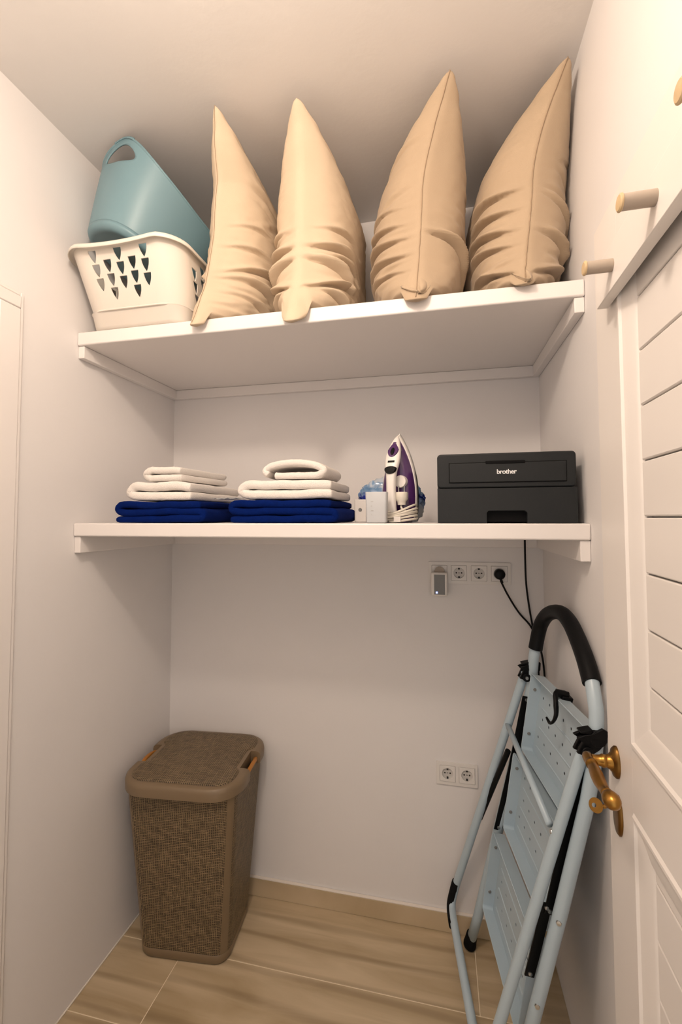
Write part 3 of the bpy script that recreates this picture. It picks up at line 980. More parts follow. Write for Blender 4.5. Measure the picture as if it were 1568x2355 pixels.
# ================================================================== IRON
def iron():
    rot = radians(-14)
    org = Vector((-0.118, 1.385, Z2 + 0.0008))
    t_ = thing('steam_iron', 'purple and white steam iron standing upright on its heel beside the printer', 'iron', tuple(org), rot=rot)
    t_.scale = (1.03, 1.03, 1.03)
    half = [(0.0, 0.048), (0.02, 0.053), (0.06, 0.0555), (0.10, 0.0545), (0.14, 0.049), (0.18, 0.039), (0.215, 0.0265), (0.24, 0.015), (0.257, 0.006), (0.266, 0.0008)]
    half = [(max(q_.x, 0.0), max(q_.y, 0.0005)) for q_ in smooth_path([(a, b, 0) for a, b in half], 12)]
    def outline(sc, z0, z1, y, n=26):
        L_, R_ = [], []
        for k in range(n + 1):
            s = k / n
            s = 1 - (1 - s) ** 1.5
            z = z0 + (z1 - z0) * s
            h = interp(half, 0.266 * s) * sc
            L_.append(Vector((-h, y, z)))
            R_.append(Vector((h, y, z)))
        return R_ + L_[::-1]
    MB().loft([outline(0.99, 0.008, 0.264, 0.004), outline(1.0, 0.006, 0.266, 0.002), outline(1.0, 0.006, 0.266, -0.004), outline(0.97, 0.009, 0.262, -0.006)]).build('soleplate', M['steel'], t_)
    MB().loft([outline(0.975, 0.008, 0.262, -0.0062), outline(0.97, 0.008, 0.261, -0.012), outline(0.95, 0.010, 0.257, -0.015)]).build('skirt', M['iron_white'], t_)
    MB().loft([outline(0.915, 0.010, 0.250, -0.0152), outline(0.88, 0.010, 0.244, -0.024), outline(0.76, 0.010, 0.234, -0.034), outline(0.56, 0.010, 0.216, -0.041), outline(0.30, 0.012, 0.196, -0.044)]).build('body_shell', M['purple'], t_, smooth=60)
    # handle: saddle from the nose, down the front, back to the heel
    hp = [(0.252, -0.014, 0.003), (0.240, -0.026, 0.0085), (0.222, -0.040, 0.0150), (0.202, -0.053, 0.0200), (0.182, -0.063, 0.0215), (0.163, -0.071, 0.0200), (0.147, -0.076, 0.0165), (0.125, -0.079, 0.0140), (0.090, -0.080, 0.0132), (0.050, -0.079, 0.0138), (0.022, -0.074, 0.0155), (0.004, -0.066, 0.0170)]
    pts = smooth_path([(z, y, hw) for z, y, hw in hp], 5)
    rings = []
    for i, q in enumerate(pts):
        z, y, hw = q.x, q.y, q.z
        a = pts[max(i - 1, 0)]
        b = pts[min(i + 1, len(pts) - 1)]
        t = Vector((0, b.y - a.y, b.x - a.x)).normalized()
        nr = Vector((0, -t.z, t.y))
        if nr.y > 0:
            nr = -nr
        th = 0.012 if i > 6 else 0.007 + 0.0008 * i
        ring = []
        for k in range(18):
            an = 2 * pi * k / 18
            cx = abs(cos(an)) ** 0.75 * (1 if cos(an) >= 0 else -1)
            sy = abs(sin(an)) ** 0.75 * (1 if sin(an) >= 0 else -1)
            ring.append(Vector((cx * hw, y, z)) + nr * (sy * th))
        rings.append(ring)
    MB().loft(rings).build('handle', M['iron_white'], t_, smooth=60)
    # cheeks joining handle top and body
    ck = MB()
    ck.loft([[Vector((sx * s * 0.0145, y, z)) for sx, z in ((1, 0.165), (1, 0.212), (0.4, 0.234), (-0.4, 0.234), (-1, 0.212), (-1, 0.165))] for s, y, in ((1.15, -0.020), (1.0, -0.036), (0.9, -0.050))])
    ck.build('neck', M['purple'], t_, bevel=0.004)
    hb = MB().loft([[Vector((sx, y, z)) for sx, z in ((0.042, 0.0005), (0.042, 0.010), (-0.042, 0.010), (-0.042, 0.0005))] for y in (-0.016, -0.050, -0.076)])
    hb.build('heel_plate', M['purple'], t_, bevel=0.003)
    def on_handle(z, extra):
        for a, b in zip(hp, hp[1:]):
            if b[0] <= z <= a[0]:
                s = (a[0] - z) / (a[0] - b[0])
                return a[1] + (b[1] - a[1]) * s - extra
        return -0.1 - extra
    # water window
    def pad(name, mtl, pts2, d0, d1, sm=60):
        rings = []
        for sc, d in ((1.0, d0), (0.97, (d0 + d1) / 2), (0.86, d1), (0.6, d1), (0.35, d1), (0.08, d1)):
            cz = sum(p[1] for p in pts2) / len(pts2)
            ring = []
            for x, z in pts2:
                zz = cz + (z - cz) * sc
                ring.append(Vector((x * sc, on_handle(zz, d), zz)))
            rings.append(ring)
        return MB().loft(rings).build(name, mtl, t_, smooth=sm)
    win = [(0.0168 * sin(2 * pi * k / 24) * (1.0 if cos(2 * pi * k / 24) < 0 else 1 - 0.62 * cos(2 * pi * k / 24)), 0.2085 + (0.024 if cos(2 * pi * k / 24) < 0 else 0.030) * cos(2 * pi * k / 24)) for k in range(24)]
    pad('water_window', M['purple'], win, 0.0085, 0.0150)
    pad('spray_button', M['black'], [(0.006 * sin(2 * pi * k / 14), 0.204 + 0.012 * cos(2 * pi * k / 14)) for k in range(14)], 0.0140, 0.0175)
    pad('display', M['black'], [(0.0110, 0.1765), (0.0110, 0.1700), (-0.0110, 0.1700), (-0.0110, 0.1765)], 0.008, 0.0140, 20)
    pad('thermostat_button', M['black'], [(0.0180 * cos(a), 0.152 + (0.008 if sin(a) > 0 else 0.016) * sin(a)) for a in [2 * pi * k / 22 for k in range(22)]], 0.008, 0.0165)
    # thermostat dial beside the handle, on the body
    MB().lathe([(0.0, -0.054), (0.017, -0.054), (0.018, -0.049), (0.018, -0.036), (0.0, -0.036)], (0.017, 0, 0.118), (0, 1, 0)).build('dial', M['iron_white'], t_, smooth=30)
    # cord wound round the heel
    cm = MB()
    path = []
    turns = 6
    for k in range(turns * 36 + 1):
        a = 2 * pi * k / 36 - pi / 2
        tr_ = k / 36
        z = 0.0050 + 0.0042 * tr_ + 0.0022 * sin(a + tr_ * 1.3) + 0.016 * max(0, cos(a)) ** 1.5 * (0.25 + tr_ * 0.22)
        path.append(Vector((cos(a) * (0.0585 + 0.0025 * sin(tr_ * 2.1)), -0.038 + sin(a) * (0.056 + 0.003 * cos(tr_ * 2.7)), max(z, 0.0036))))
    cm.tube(path, 0.0031, 8)
    cm.build('cord', M['cord_white'], t_, smooth=180)
    cp = smooth_path([(0.046, -0.072, 0.026), (0.036, -0.078, 0.036), (0.028, -0.072, 0.040), (0.025, -0.068, 0.046), (0.025, -0.066, 0.052)], 6)
    MB().tube(cp, 0.003, 8).build('cord', M['cord_white'], t_, smooth=180)
    pl = MB().lathe([(0.0, 0.0), (0.0165, 0.0), (0.0180, 0.003), (0.0172, 0.020), (0.0125, 0.027), (0.0115, 0.036), (0.0, 0.036)], (0.025, -0.064, 0.086), (0.02, -0.02, -1))
    pg = pl.build('plug', M['cord_white'], t_, smooth=35)
    pn = MB()
    for dx in (-0.0085, 0.0085):
        pn.tube([(0.025 + dx, -0.064, 0.0855), (0.025 + dx, -0.064, 0.104)], 0.0022, 8)
    pn.build('plug_pin', M['steel'], pg, smooth=60)
    MB().box((0.014, -0.1010, 0.002), (0.034, -0.0985, 0.017)).build('cord_tag', M['iron_white'], t_, bevel=0.001)
iron()

# measuring cup
cp = thing('measuring_cup', 'frosted plastic water beaker with rectangular sides, in front of the blue packet', 'cup', (-0.172, 1.248, Z2 + 0.0008))
rings = []
for z, hx, hy in ((0.0, 0.0255, 0.018), (0.002, 0.0275, 0.020), (0.085, 0.0300, 0.022), (0.086, 0.0295, 0.0215), (0.085, 0.0287, 0.0207), (0.004, 0.0262, 0.0187)):
    rings.append([Vector((a, b, z)) for a, b in rrect(hx, hy, 0.006, 5)])
MB().loft(rings).build('beaker', M['cup'], cp, smooth=35)
mk = MB()
for k, zz in enumerate((0.022, 0.034, 0.046, 0.058)):
    mk.box((-0.014, -0.0222, zz), (-0.010 + 0.003 * (k % 2), -0.0212 + 0.001, zz + 0.0012))
mk.build('measure_marks', M['socket_in'], cp)

# blue printed packet, crumpled, behind iron and cup
pt = thing('cleaning_packet', 'crumpled blue and clear plastic packet lying behind the iron', 'packet', (-0.135, 1.490, Z2 + 0.001))
def blob(cx, cz, rx, ry, rz, seed, amp):
    bm = bmesh.new()
    bmesh.ops.create_icosphere(bm, subdivisions=5, radius=1)
    vs = []
    for v in bm.verts:
        d = v.co.normalized()
        k = 1 + amp * noise.noise(d * 1.6 + Vector((seed, 0, 0))) - amp * 0.9 * abs(noise.noise(d * 3.4 + Vector((0, seed, 0)))) + 0.05 * noise.noise(d * 9 + Vector((0, 0, seed)))
        sx = abs(d.x) ** 0.8 * (1 if d.x > 0 else -1)
        q = Vector((cx + sx * rx * k, d.y * ry * k, cz + d.z * rz * k))
        q.z = max(q.z, 0.0005)
        vs.append(q)
    fs = [tuple(v.index for v in f.verts) for f in bm.faces]
    bm.free()
    return vs, fs
MB().add(*blob(-0.025, 0.068, 0.112, 0.046, 0.082, 3.3, 0.17)).build('film', M['packet'], pt, smooth=50)
bx = MB()
bx.box((-0.137, -0.052, 0.0), (-0.098, -0.030, 0.074))
bx.build('paper_insert', M['iron_white'], pt, bevel=0.003)
MB().lathe([(0.0, 0), (0.006, 0), (0.006, 0.0012), (0.0, 0.0012)], (-0.118, -0.0521, 0.040), (0, -1, 0)).build('printed_mark', M['grey_face'], pt)

# ================================================================== PRINTER
def printer():
    x0, x1, y0, y1, z0, z1 = -0.006, 0.338, 1.226, 1.586, Z2 + 0.0008, 1.6655
    t_ = thing('laser_printer', 'black box shaped printer at the right end of the lower shelf', 'printer', ((x0 + x1) / 2, (y0 + y1) / 2, z0))
    L = Vector(t_.location)
    def B(a, b):
        m = MB().box(a, b)
        m.v = [p - L for p in m.v]
        return m
    zs = z0 + 0.0925
    # lower paper tray front with grip recess
    xm = (0.121 + 0.217) / 2
    B((x0 + 0.002, y0 + 0.016, z0 + 0.002), (x1 - 0.002, y1, zs - 0.001)).build('chassis', M['printer_dark'], t_, bevel=0.003)
    vs, fs = panel2d([(x0, z0), (0.119, z0), (0.119, z0 + 0.027), (0.1245, z0 + 0.0325), (0.2135, z0 + 0.0325), (0.219, z0 + 0.027), (0.219, z0), (x1, z0), (x1, zs - 0.0012), (x0, zs - 0.0012)], [], 0.009)
    m = MB()
    m.add([Vector((v.x, y0 + 0.010 + v.z, v.y)) - L for v in vs], fs)
    m.build('paper_tray', M['printer'], t_, smooth=30)
    # upper body
    up_ = MB()
    rings = []
    for y, ins in ((y0 + 0.005, 0.0), (y0 + 0.02, 0.0), (y1, 0.0)):
        rings.append([Vector((a + (x0 + x1) / 2, y, b + (zs + z1) / 2)) - L for a, b in rrect((x1 - x0) / 2, (z1 - zs) / 2, 0.010, 5)])
    up_.loft(rings)
    up_.build('upper_body', M['printer'], t_, bevel=0.004, seg=3)
    # manual feed flap, a separate panel with a groove round it
    gx0, gx1, gz0, gz1 = 0.026, 0.3135, 1.589, 1.6395
    B((gx0 - 0.0016, y0 + 0.0035, gz0 - 0.0016), (gx1 + 0.0016, y0 + 0.007, gz1 + 0.0016)).build('flap_gap', M['printer_dark'], t_)
    B((gx0, y0 + 0.0010, gz0), (gx1, y0 + 0.0064, gz1)).build('feed_flap', M['printer'], t_, bevel=0.0012)
    B((0.118, y0 + 0.0002, 1.6355), (0.216, y0 + 0.008, 1.6445)).build('flap_grip', M['printer_dark'], t_, bevel=0.002)
    # lettering
    fc = bpy.data.curves.new('tmp_text', 'FONT')
    fc.body = 'brother'
    fc.size = 0.0168
    fc.align_x = 'CENTER'
    fc.align_y = 'CENTER'
    fc.extrude = 0.0003
    fc.offset = 0.00035
    fc.space_character = 0.92
    fo = bpy.data.objects.new('tmp_text', fc)
    COL.objects.link(fo)
    dg = bpy.context.evaluated_depsgraph_get()
    me = bpy.data.meshes.new_from_object(fo.evaluated_get(dg))
    bpy.data.objects.remove(fo, do_unlink=True)
    lt = MB()
    lt.add([Vector((v.co.x + 0.170, y0 + 0.0006 - v.co.z, v.co.y + 1.6150)) - L for v in me.vertices], [tuple(p.vertices) for p in me.polygons])
    o = lt.build('lettering', M['ink'], t_, smooth=0)
    o['label'] = 'white lettering on the front flap'
    bpy.data.meshes.remove(me)
printer()

# ================================================================== SOCKETS
def socket_plate(label, x0, x1, z0, z1, n, slot_from, group):
    yw = YB - 0.0004
    t_ = thing('wall_socket', label, 'socket', ((x0 + x1) / 2, yw, (z0 + z1) / 2), group)
    L = Vector(t_.location)
    fh = 0.0055
    cx = [x0 + (x1 - x0) * 0 + ((z1 - z0) / 2) + k * 0.071 * ((x1 - x0) / (0.0805 + 0.071 * (n - 1))) for k in range(n)]
    zc = (z0 + z1) / 2
    hw = 0.0283
    fr = MB()
    holes = [[(c + hw * a, zc + hw * b) for a, b in ((-1, -1), (1, -1), (1, 1), (-1, 1))] for c in cx]
    vs, fs = panel2d([(a + (x0 + x1) / 2, b + zc) for a, b in rrect((x1 - x0) / 2, (z1 - z0) / 2, 0.004, 4)], holes, fh / 2)
    fr.add([Vector((v.x, yw - fh / 2 - v.z, v.y)) - L for v in vs], fs)
    fr.build('cover_frame', M['socket'], t_, bevel=0.0012)
    for c in cx:
        R = 0.0195
        circ = [(c + R * cos(2 * pi * k / 32), zc + R * sin(2 * pi * k / 32)) for k in range(32)]
        w_ = hw - 0.0008
        vs, fs = panel2d([(c - w_, zc - w_), (c + w_, zc - w_), (c + w_, zc + w_), (c - w_, zc + w_)], [circ], 0.0038)
        s = MB()
        s.add([Vector((v.x, yw - 0.0040 - v.z, v.y)) - L for v in vs], fs)
        ins = s.build('socket_insert', M['socket'], t_, bevel=0.0006)
        well = MB().lathe([(0.0, 0.0), (R - 0.0002, 0.0), (R - 0.0002, 0.0012), (0, 0.0012)], Vector((c, yw - 0.0001, zc)) - L, (0, -1, 0), 32)
        well.build('socket_well', M['socket_in'], ins)
        hh = MB()
        for dx in (-0.0095, 0.0095):
            hh.lathe([(0, 0), (0.0029, 0), (0.0029, 0.0004), (0, 0.0004)], Vector((c + dx, yw - 0.0014, zc)) - L, (0, -1, 0), 12)
        hh.box(Vector((c - 0.0025, yw - 0.0018, zc - 0.001)) - L, Vector((c + 0.0025, yw - 0.0014, zc + 0.001)) - L)
        for s_ in (-1, 1):
            hh.box(Vector((c - 0.003, yw - 0.0058, zc + s_ * 0.0155 - 0.0028)) - L, Vector((c + 0.003, yw - 0.0014, zc + s_ * 0.0155 + 0.0028)) - L)
        hh.build('contact_hole', M['hole'], ins)
        if slot_from:
            pass
    return cx, zc
gx = 'white wall sockets on the back wall'
cxs, czs = socket_plate('white four gang wall socket under the lower shelf, holding a black plug', -0.045, 0.2495, 1.2495, 1.330, 4, False, gx)
socket_plate('white double wall socket low on the back wall beside the folded ladder', -0.0245, 0.1225, 0.516, 0.5965, 2, True, gx)

# adapter with grey face and blue light
ad = thing('plug_in_adapter', 'white plug-in adapter with grey face and small blue light in the leftmost socket', 'adapter', (cxs[0] - 0.001, YB - 0.010, 1.248))
MB().box((-0.030, -0.034, -0.040), (0.029, 0.0015, 0.045)).build('housing', M['iron_white'], ad, bevel=0.005, seg=3)
MB().box((-0.0185, -0.0352, -0.0345), (0.0205, -0.0335, 0.0385)).build('face_panel', M['grey_face'], ad, bevel=0.0006)
MB().box((-0.0125, -0.0360, -0.030), (-0.0060, -0.0350, -0.0235)).build('indicator_light', M['led'], ad)
MB().lathe([(0, 0), (0.0165, 0), (0.0185, 0.002), (0.0185, 0.0105), (0, 0.0105)], (0.001, -0.0002, 0.046), (0, -1, 0)).build('plug_disc', M['peg'], ad)

# power cord of the printer
pc = thing('power_cord', 'black power cord running from the rightmost upper socket up behind the shelf to the printer', 'cord', (cxs[3], YB - 0.012, czs))
L = Vector(pc.location)
def W(*p):
    return Vector(p) - L
MB().lathe([(0, -0.003), (0.0182, -0.003), (0.0188, 0.0), (0.0188, 0.012), (0.017, 0.017), (0.012, 0.020), (0, 0.020)], (0, 0.0, 0), (0, -1, 0), 32).build('plug', M['black'], pc, smooth=40)
MB().tube([W(cxs[3] + 0.001, 1.7150, czs - 0.014), W(cxs[3] + 0.008, 1.7150, czs - 0.030)], [0.0052, 0.0036], 10).build('strain_relief', M['black'], pc, smooth=60)
cable = smooth_path([W(0.2105, 1.716, 1.268), W(0.236, 1.722, 1.215), W(0.272, 1.730, 1.155), W(0.313, 1.7335, 1.105), W(0.338, 1.7320, 1.045), W(0.350, 1.728, 0.985), W(0.3545, 1.723, 0.90), W(0.3555, 1.718, 0.80), W(0.350, 1.712, 0.735), W(0.343, 1.709, 0.725), W(0.336, 1.712, 0.76), W(0.335, 1.722, 0.90), W(0.331, 1.733, 1.02), W(0.320, 1.7355, 1.10), W(0.309, 1.7335, 1.17), W(0.298, 1.7225, 1.26), W(0.2945, 1.7120, 1.34), W(0.2945, 1.7115, 1.44), W(0.293, 1.7125, 1.492), W(0.285, 1.690, 1.512), W(0.262, 1.650, 1.505), W(0.245, 1.610, 1.510), W(0.240, 1.588, 1.515)], 7)
MB().tube(cable, 0.0033, 8).build('cable', M['black'], pc, smooth=180)

# ================================================================== HAMPER
def hamper():
    org = Vector((-0.880, 1.548, 0.001))
    t_ = thing('laundry_hamper', 'brown woven-look plastic laundry hamper with lid in the left corner', 'hamper', tuple(org), rot=radians(5))
    HB = 0.598
    def ring(z, grow=0.0, n=12):
        t = z / HB
        hx = 0.158 + (0.198 - 0.158) * t + grow
        hy = 0.122 + (0.168 - 0.122) * t + grow
        return [Vector((a, b, z)) for a, b in rrect(hx, hy, 0.048, n)]
    # base band
    MB().loft([[p * 0.0 + Vector((p.x * 0.90, p.y * 0.90, 0.003)) for p in ring(0)], [Vector((p.x * 0.955, p.y * 0.95, 0.0)) for p in ring(0)], [Vector((p.x * 0.985, p.y * 0.98, 0.004)) for p in ring(0)], ring(0.016, 0.0005), ring(0.035, 0.0005), ring(0.037, -0.001)], caps=True).build('base_band', M['ham'], t_, smooth=60)
    zs = [0.0375 + (HB - 0.0375) * k / 16 for k in range(17)]
    outer = [ring(z) for z in zs]
    inner = [ring(z, -0.003) for z in reversed(zs)]
    MB().loft(outer + inner, caps=False).build('body', M['weave'], t_, smooth=60)
    # smooth strips at the corners
    n = 12
    for c in range(4):
        idx = [c * (n + 1) + k for k in (4, 5, 6, 7, 8)]
        rows = []
        for z in zs:
            R0 = ring(z, 0.0006)
            rows.append([R0[i] for i in idx] + [ring(z, -0.0005)[i] for i in reversed(idx)])
        MB().loft(rows).build('corner_strip', M['ham'], t_, smooth=60)
    # lid with a notch over each side handle
    def lid_outline(hx, hy, r, notch=True, nd=0.034, nh=0.058, n=12):
        pts = rrect(hx, hy, r, n)
        out = []
        for i, p in enumerate(pts):
            out.append(p)
            if notch and i == 4 * (n + 1) - 1:          # right side, going +y
                out += [(hx, -nh), (hx - nd, -nh), (hx - nd, nh), (hx, nh)]
            if notch and i == 2 * (n + 1) - 1:          # left side, going -y
                out += [(-hx, nh), (-hx + nd, nh), (-hx + nd, -nh), (-hx, -nh)]
        return out
    z0 = HB + 0.002
    LX, LY, LR = 0.214, 0.197, 0.105
    ld = MB()
    rings = []
    for z, g in ((z0 - 0.026, -0.003), (z0 - 0.024, 0.0), (z0, 0.001), (z0 + 0.010, -0.002), (z0 + 0.015, -0.009), (z0 + 0.0165, -0.020)):
        rings.append([Vector((a, b, z)) for a, b in lid_outline(LX + g, LY + g, LR + g, True, 0.036 + g)])
    ld.loft(rings, caps=False)
    # fill the top
    k = len(ld.v)
    nring = len(rings[0])
    vs, fs = panel2d([(v.x, v.y) for v in rings[-1]], [], 0.0)
    ld.add([Vector((v.x, v.y, z0 + 0.0165)) for v in vs], fs)
    ld.build('lid', M['ham'], t_, smooth=50)
    tp = MB()
    rings = []
    for z, g in ((z0 + 0.0168, 0.0), (z0 + 0.020, -0.002), (z0 + 0.022, -0.012), (z0 + 0.024, -0.05)):
        pts = []
        for a, b in rrect(LX - 0.030 + g, LY - 0.022 + g, 0.06 + min(g, 0) * 0.5, 12):
            lim = LX - 0.052 + g * 0.6
            kx = 1.0
            if abs(b) < 0.085:
                s = max(0.0, min(1.0, (0.085 - abs(b)) / 0.025))
                a = (1 if a > 0 else -1) * (abs(a) - (abs(a) - min(abs(a), lim)) * s)
            pts.append(Vector((a, b, z)))
        rings.append(pts)
    # resample straight sides so the waist shows
    def dens(r):
        out = []
        for p, q in zip(r, r[1:] + r[:1]):
            m = max(1, int((q - p).length / 0.012))
            for i in range(m):
                v = p.lerp(q, i / m)
                out.append(v)
        return out
    rings2 = []
    base = dens(rings[0])
    for z, g in ((z0 + 0.0168, 1.0), (z0 + 0.0195, 0.99), (z0 + 0.0215, 0.94), (z0 + 0.0235, 0.7), (z0 + 0.0240, 0.3)):
        rr = []
        for v in base:
            a, b = v.x, v.y
            s = max(0.0, min(1.0, (0.080 - abs(b)) / 0.022))
            lim = LX - 0.050
            a2 = (1 if a > 0 else -1) * (abs(a) - max(0, abs(a) - lim) * s)
            rr.append(Vector((a2 * g, b * g, z)))
        rings2.append(rr)
    tp.loft(rings2).build('lid_panel', M['weave_top'], t_, smooth=60)
    for s in (-1, 1):
        hp = smooth_path([(s * 0.190, -0.064, z0 - 0.016), (s * 0.199, -0.050, z0 - 0.008), (s * 0.203, -0.025, z0 - 0.002), (s * 0.204, 0, z0), (s * 0.203, 0.025, z0 - 0.002), (s * 0.199, 0.050, z0 - 0.008), (s * 0.190, 0.064, z0 - 0.016)], 5)
        o = MB().tube(hp, 0.0075, 12).build('handle', M['orange'], t_, smooth=180)
        o['label'] = 'orange brown grip bar'
hamper()

# ================================================================== LADDER
LF = Vector((0.08213, 1.67971, 0.0))
LU = Vector((0.20088, -0.13382, 1.0))
LW = Vector((0.05809, -0.44168, 0.0))
LN = Vector((-0.97549, -0.12829, 0.17879))

def ladder():
    t_ = thing('step_ladder', 'folded pale blue steel step ladder with black foam handle, leaning on the right wall', 'ladder', tuple(LF))
    def q(t, c, o=0.0):
        return LU * t + LW * c + LN * o
    rA, rB = 0.0155, 0.0132
    # front frame: two legs running into a hoop
    MB().tube([q(0.028, -0.015), q(0.14, 0.012), q(0.5, 0.018), q(0.95, 0.022, 0.0), q(1.0, 0.035, 0.008), q(1.06, 0.045, 0.018), q(1.10, 0.05, 0.02)], rA, 18).build('leg', M['lad'], t_, smooth=180)
    MB().tube([q(0.028, 1.015), q(0.357, 1.01), q(0.6, 1.01), q(0.86, 0.998), q(0.943, 0.985, 0.003), q(1.006, 0.978, 0.010), q(1.063, 0.955, 0.018), q(1.115, 0.858, 0.02), q(1.13, 0.82, 0.02)], rA, 18).build('leg', M['lad'], t_, smooth=180)
    hoop = smooth_path([q(1.085, 0.052, 0.0195), q(1.13, 0.045, 0.02), q(1.165, 0.055, 0.02), q(1.198, 0.115, 0.02), q(1.218, 0.215, 0.02), q(1.225, 0.335, 0.02), q(1.214, 0.46, 0.02), q(1.188, 0.595, 0.02), q(1.150, 0.745, 0.02), q(1.112, 0.862, 0.02)], 8)
    MB().tube(hoop, 0.0205, 20).build('hand_grip', M['foam'], t_, smooth=80)
    for c in (-0.017, 1.015):
        ax = (LU).normalized()
        b0 = q(0.0, c)
        fm = MB()
        fm.lathe([(0.0, 0.0), (0.014, 0.0), (0.0205, 0.006), (0.0215, 0.014), (0.0195, 0.030), (0.0178, 0.052), (0.0157, 0.053)], b0 + Vector((0, 0, 0.0035)), ax, 24)
        fm.v = [Vector((v.x, v.y, max(v.z, 0.0006))) for v in fm.v]
        fm.build('foot_cap', M['rubber'], t_, smooth=50)
    # rear frame: U of thinner tube
    rear = [q(1.002, 0.002, 0.026), q(0.725, -0.039, 0.0422), q(0.448, -0.080, 0.0583), q(0.17, -0.12, 0.0745)]
    corner = smooth_path([q(0.17, -0.12, 0.0745), q(0.125, -0.105, 0.0770), q(0.108, -0.06, 0.0775), q(0.103, 0.02, 0.0775)], 6)
    corner2 = smooth_path([q(0.103, 0.90, 0.0775), q(0.108, 0.965, 0.0775), q(0.125, 0.995, 0.0770), q(0.17, 1.005, 0.0745)], 6)
    near = [q(0.44, 0.988, 0.0586), q(0.71, 0.976, 0.043), q(0.985, 0.965, 0.0275)]
    pth = smooth_path(rear, 6)[:-1] + corner[:-1] + [q(0.103, 0.3, 0.0775), q(0.103, 0.6, 0.0775)] + corner2[:-1] + smooth_path([q(0.17, 1.000, 0.0735)] + near, 6)
    MB().tube(pth, rB, 16).build('rear_frame', M['lad'], t_, smooth=180)
    # rubber pad on the corner of the rear frame
    pad = [q(0.20, -0.118, 0.0735)] + corner + [q(0.103, 0.06, 0.0775)]
    MB().tube([p + LN * 0.004 - Vector((0, 0, 0.005)) for p in pad], 0.0138, 14).build('rubber_pad', M['rubber'], t_, smooth=180)
    # cross brace
    MB().tube([q(0.818, -0.035, 0.040), q(0.765, 0.905, 0.046)], 0.0085, 12).build('cross_brace', M['lad'], t_, smooth=180)
    # hinge brackets
    for cc, oo, tt in ((0.0, 0.013, 1.012), (0.965, 0.018, 1.000)):
        prof = [(-0.030, -0.085), (-0.034, -0.02), (-0.012, 0.03), (0.010, 0.06), (0.033, 0.05), (0.037, 0.02), (0.020, -0.03), (0.013, -0.075), (0.004, -0.105), (-0.002, -0.07)]
        vs, fs = panel2d([(p[1] * 0.42, p[0]) for p in prof], [], 0.004)
        m = MB()
        e1, e2, e3 = LW.normalized(), LU.normalized(), LN
        base = q(tt, cc, oo)
        # plate lies across the tubes (spanned by the ladder normal and its length)
        m.add([base + e3 * (-v.x * 0.9) + e2 * v.y + e1 * v.z for v in vs], fs)
        m.add([base + e3 * (-v.x * 0.9) + e2 * v.y + e1 * (v.z + 0.020) for v in vs], fs)
        m.tube([base + e3 * 0.014 + e1 * -0.010 + e2 * -0.022, base + e3 * 0.014 + e1 * 0.030 + e2 * -0.022], 0.0125, 16)
        m.tube([base + e3 * -0.004 + e1 * -0.004 + e2 * 0.012, base + e3 * -0.004 + e1 * 0.024 + e2 * 0.012], 0.018, 16)
        m.loft([[base + e3 * (0.012 + 0.022 * s) + e2 * (0.024 + k2 - 0.006 * s) + e1 * k1 for k1, k2 in ((-0.002, -0.004 * (1 - s) - 0.002), (0.022, -0.004 * (1 - s) - 0.002), (0.022, 0.004 * (1 - s) + 0.002), (-0.002, 0.004 * (1 - s) + 0.002))] for s in (0, 1)])
        hb = m.build('hinge_bracket', M['black'], t_, smooth=40, bevel=0.0012)
        MB().lathe([(0, 0), (0.0058, 0), (0.0048, 0.003), (0, 0.0035)], base + e3 * 0.014 + e1 * 0.0298 + e2 * -0.022, e1, 16).build('rivet', M['steel'], hb, smooth=30)
    # three step trays, folded flat between the legs
    def step(t0, t1, o0, o1, c0, c1, depth, seed):
        # plane coords: s along c (0..1), r along t (0 bottom .. 1 top)
        Wd = (c1 - c0) * 0.4455
        Hd = (t1 - t0) * 1.028
        def P(x, y, d):
            s, r = x / Wd + 0.5, y / Hd + 0.5
            return q(t0 + (t1 - t0) * r, c0 + (c1 - c0) * s, o0 + (o1 - o0) * r - d)
        holes = []
        rnd = random.Random(seed)
        cols = 7
        for i in range(cols):
            for j in range(3):
                x = -Wd / 2 + Wd * (i + 0.62 + 0.30 * (j % 2)) / (cols + 0.6)
                y = -Hd / 2 + Hd * (0.25 + 0.25 * j)
                holes.append([(x + 0.0046 * cos(2 * pi * k / 10), y + 0.0046 * sin(2 * pi * k / 10)) for k in range(10)])
        rr = 0.012
        vs, fs = panel2d(rrect(Wd / 2 - 0.001, Hd / 2 - 0.001, rr, 5), holes, 0.0008)
        m = MB()
        m.add([P(v.x, v.y, depth + v.z) for v in vs], fs)
        st = m.build('step', M['lad'], t_, smooth=30)
        # rim walls
        rm = MB()
        oo = rrect(Wd / 2, Hd / 2, rr, 6)
        ii = rrect(Wd / 2 - 0.0022, Hd / 2 - 0.0022, rr - 0.002, 6)
        lip = rrect(Wd / 2 + 0.0012, Hd / 2 + 0.0012, rr + 0.001, 6)
        rings = [[P(a, b, depth + 0.002) for a, b in oo], [P(a, b, 0.003) for a, b in oo], [P(a, b, 0.0) for a, b in lip], [P(a, b, -0.0016) for a, b in oo], [P(a, b, -0.0006) for a, b in ii], [P(a, b, depth) for a, b in ii]]
        rm.loft(rings, caps=False)
        rm.build('rim', M['lad'], st, smooth=40)
        # pressed ribs
        rb = MB()
        for k in range(3):
            y = -Hd / 2 + Hd * (0.125 + 0.25 * k) + (0.125 * Hd if False else 0)
            rb.tube([P(-Wd / 2 + 0.03, y + Hd * 0.125 * 0, depth - 0.0004), P(Wd / 2 - 0.03, y, depth - 0.0004)], 0.0028, 8, flat=1.0)
        rb.tube([P(-Wd / 2 + 0.03, Hd * 0.40, depth - 0.0004), P(Wd / 2 - 0.03, Hd * 0.40, depth - 0.0004)], 0.0028, 8)
        rb.build('pressed_rib', M['lad'], st, smooth=60)
        # black rubber tread on the other face (shows through the holes)
        tm = MB()
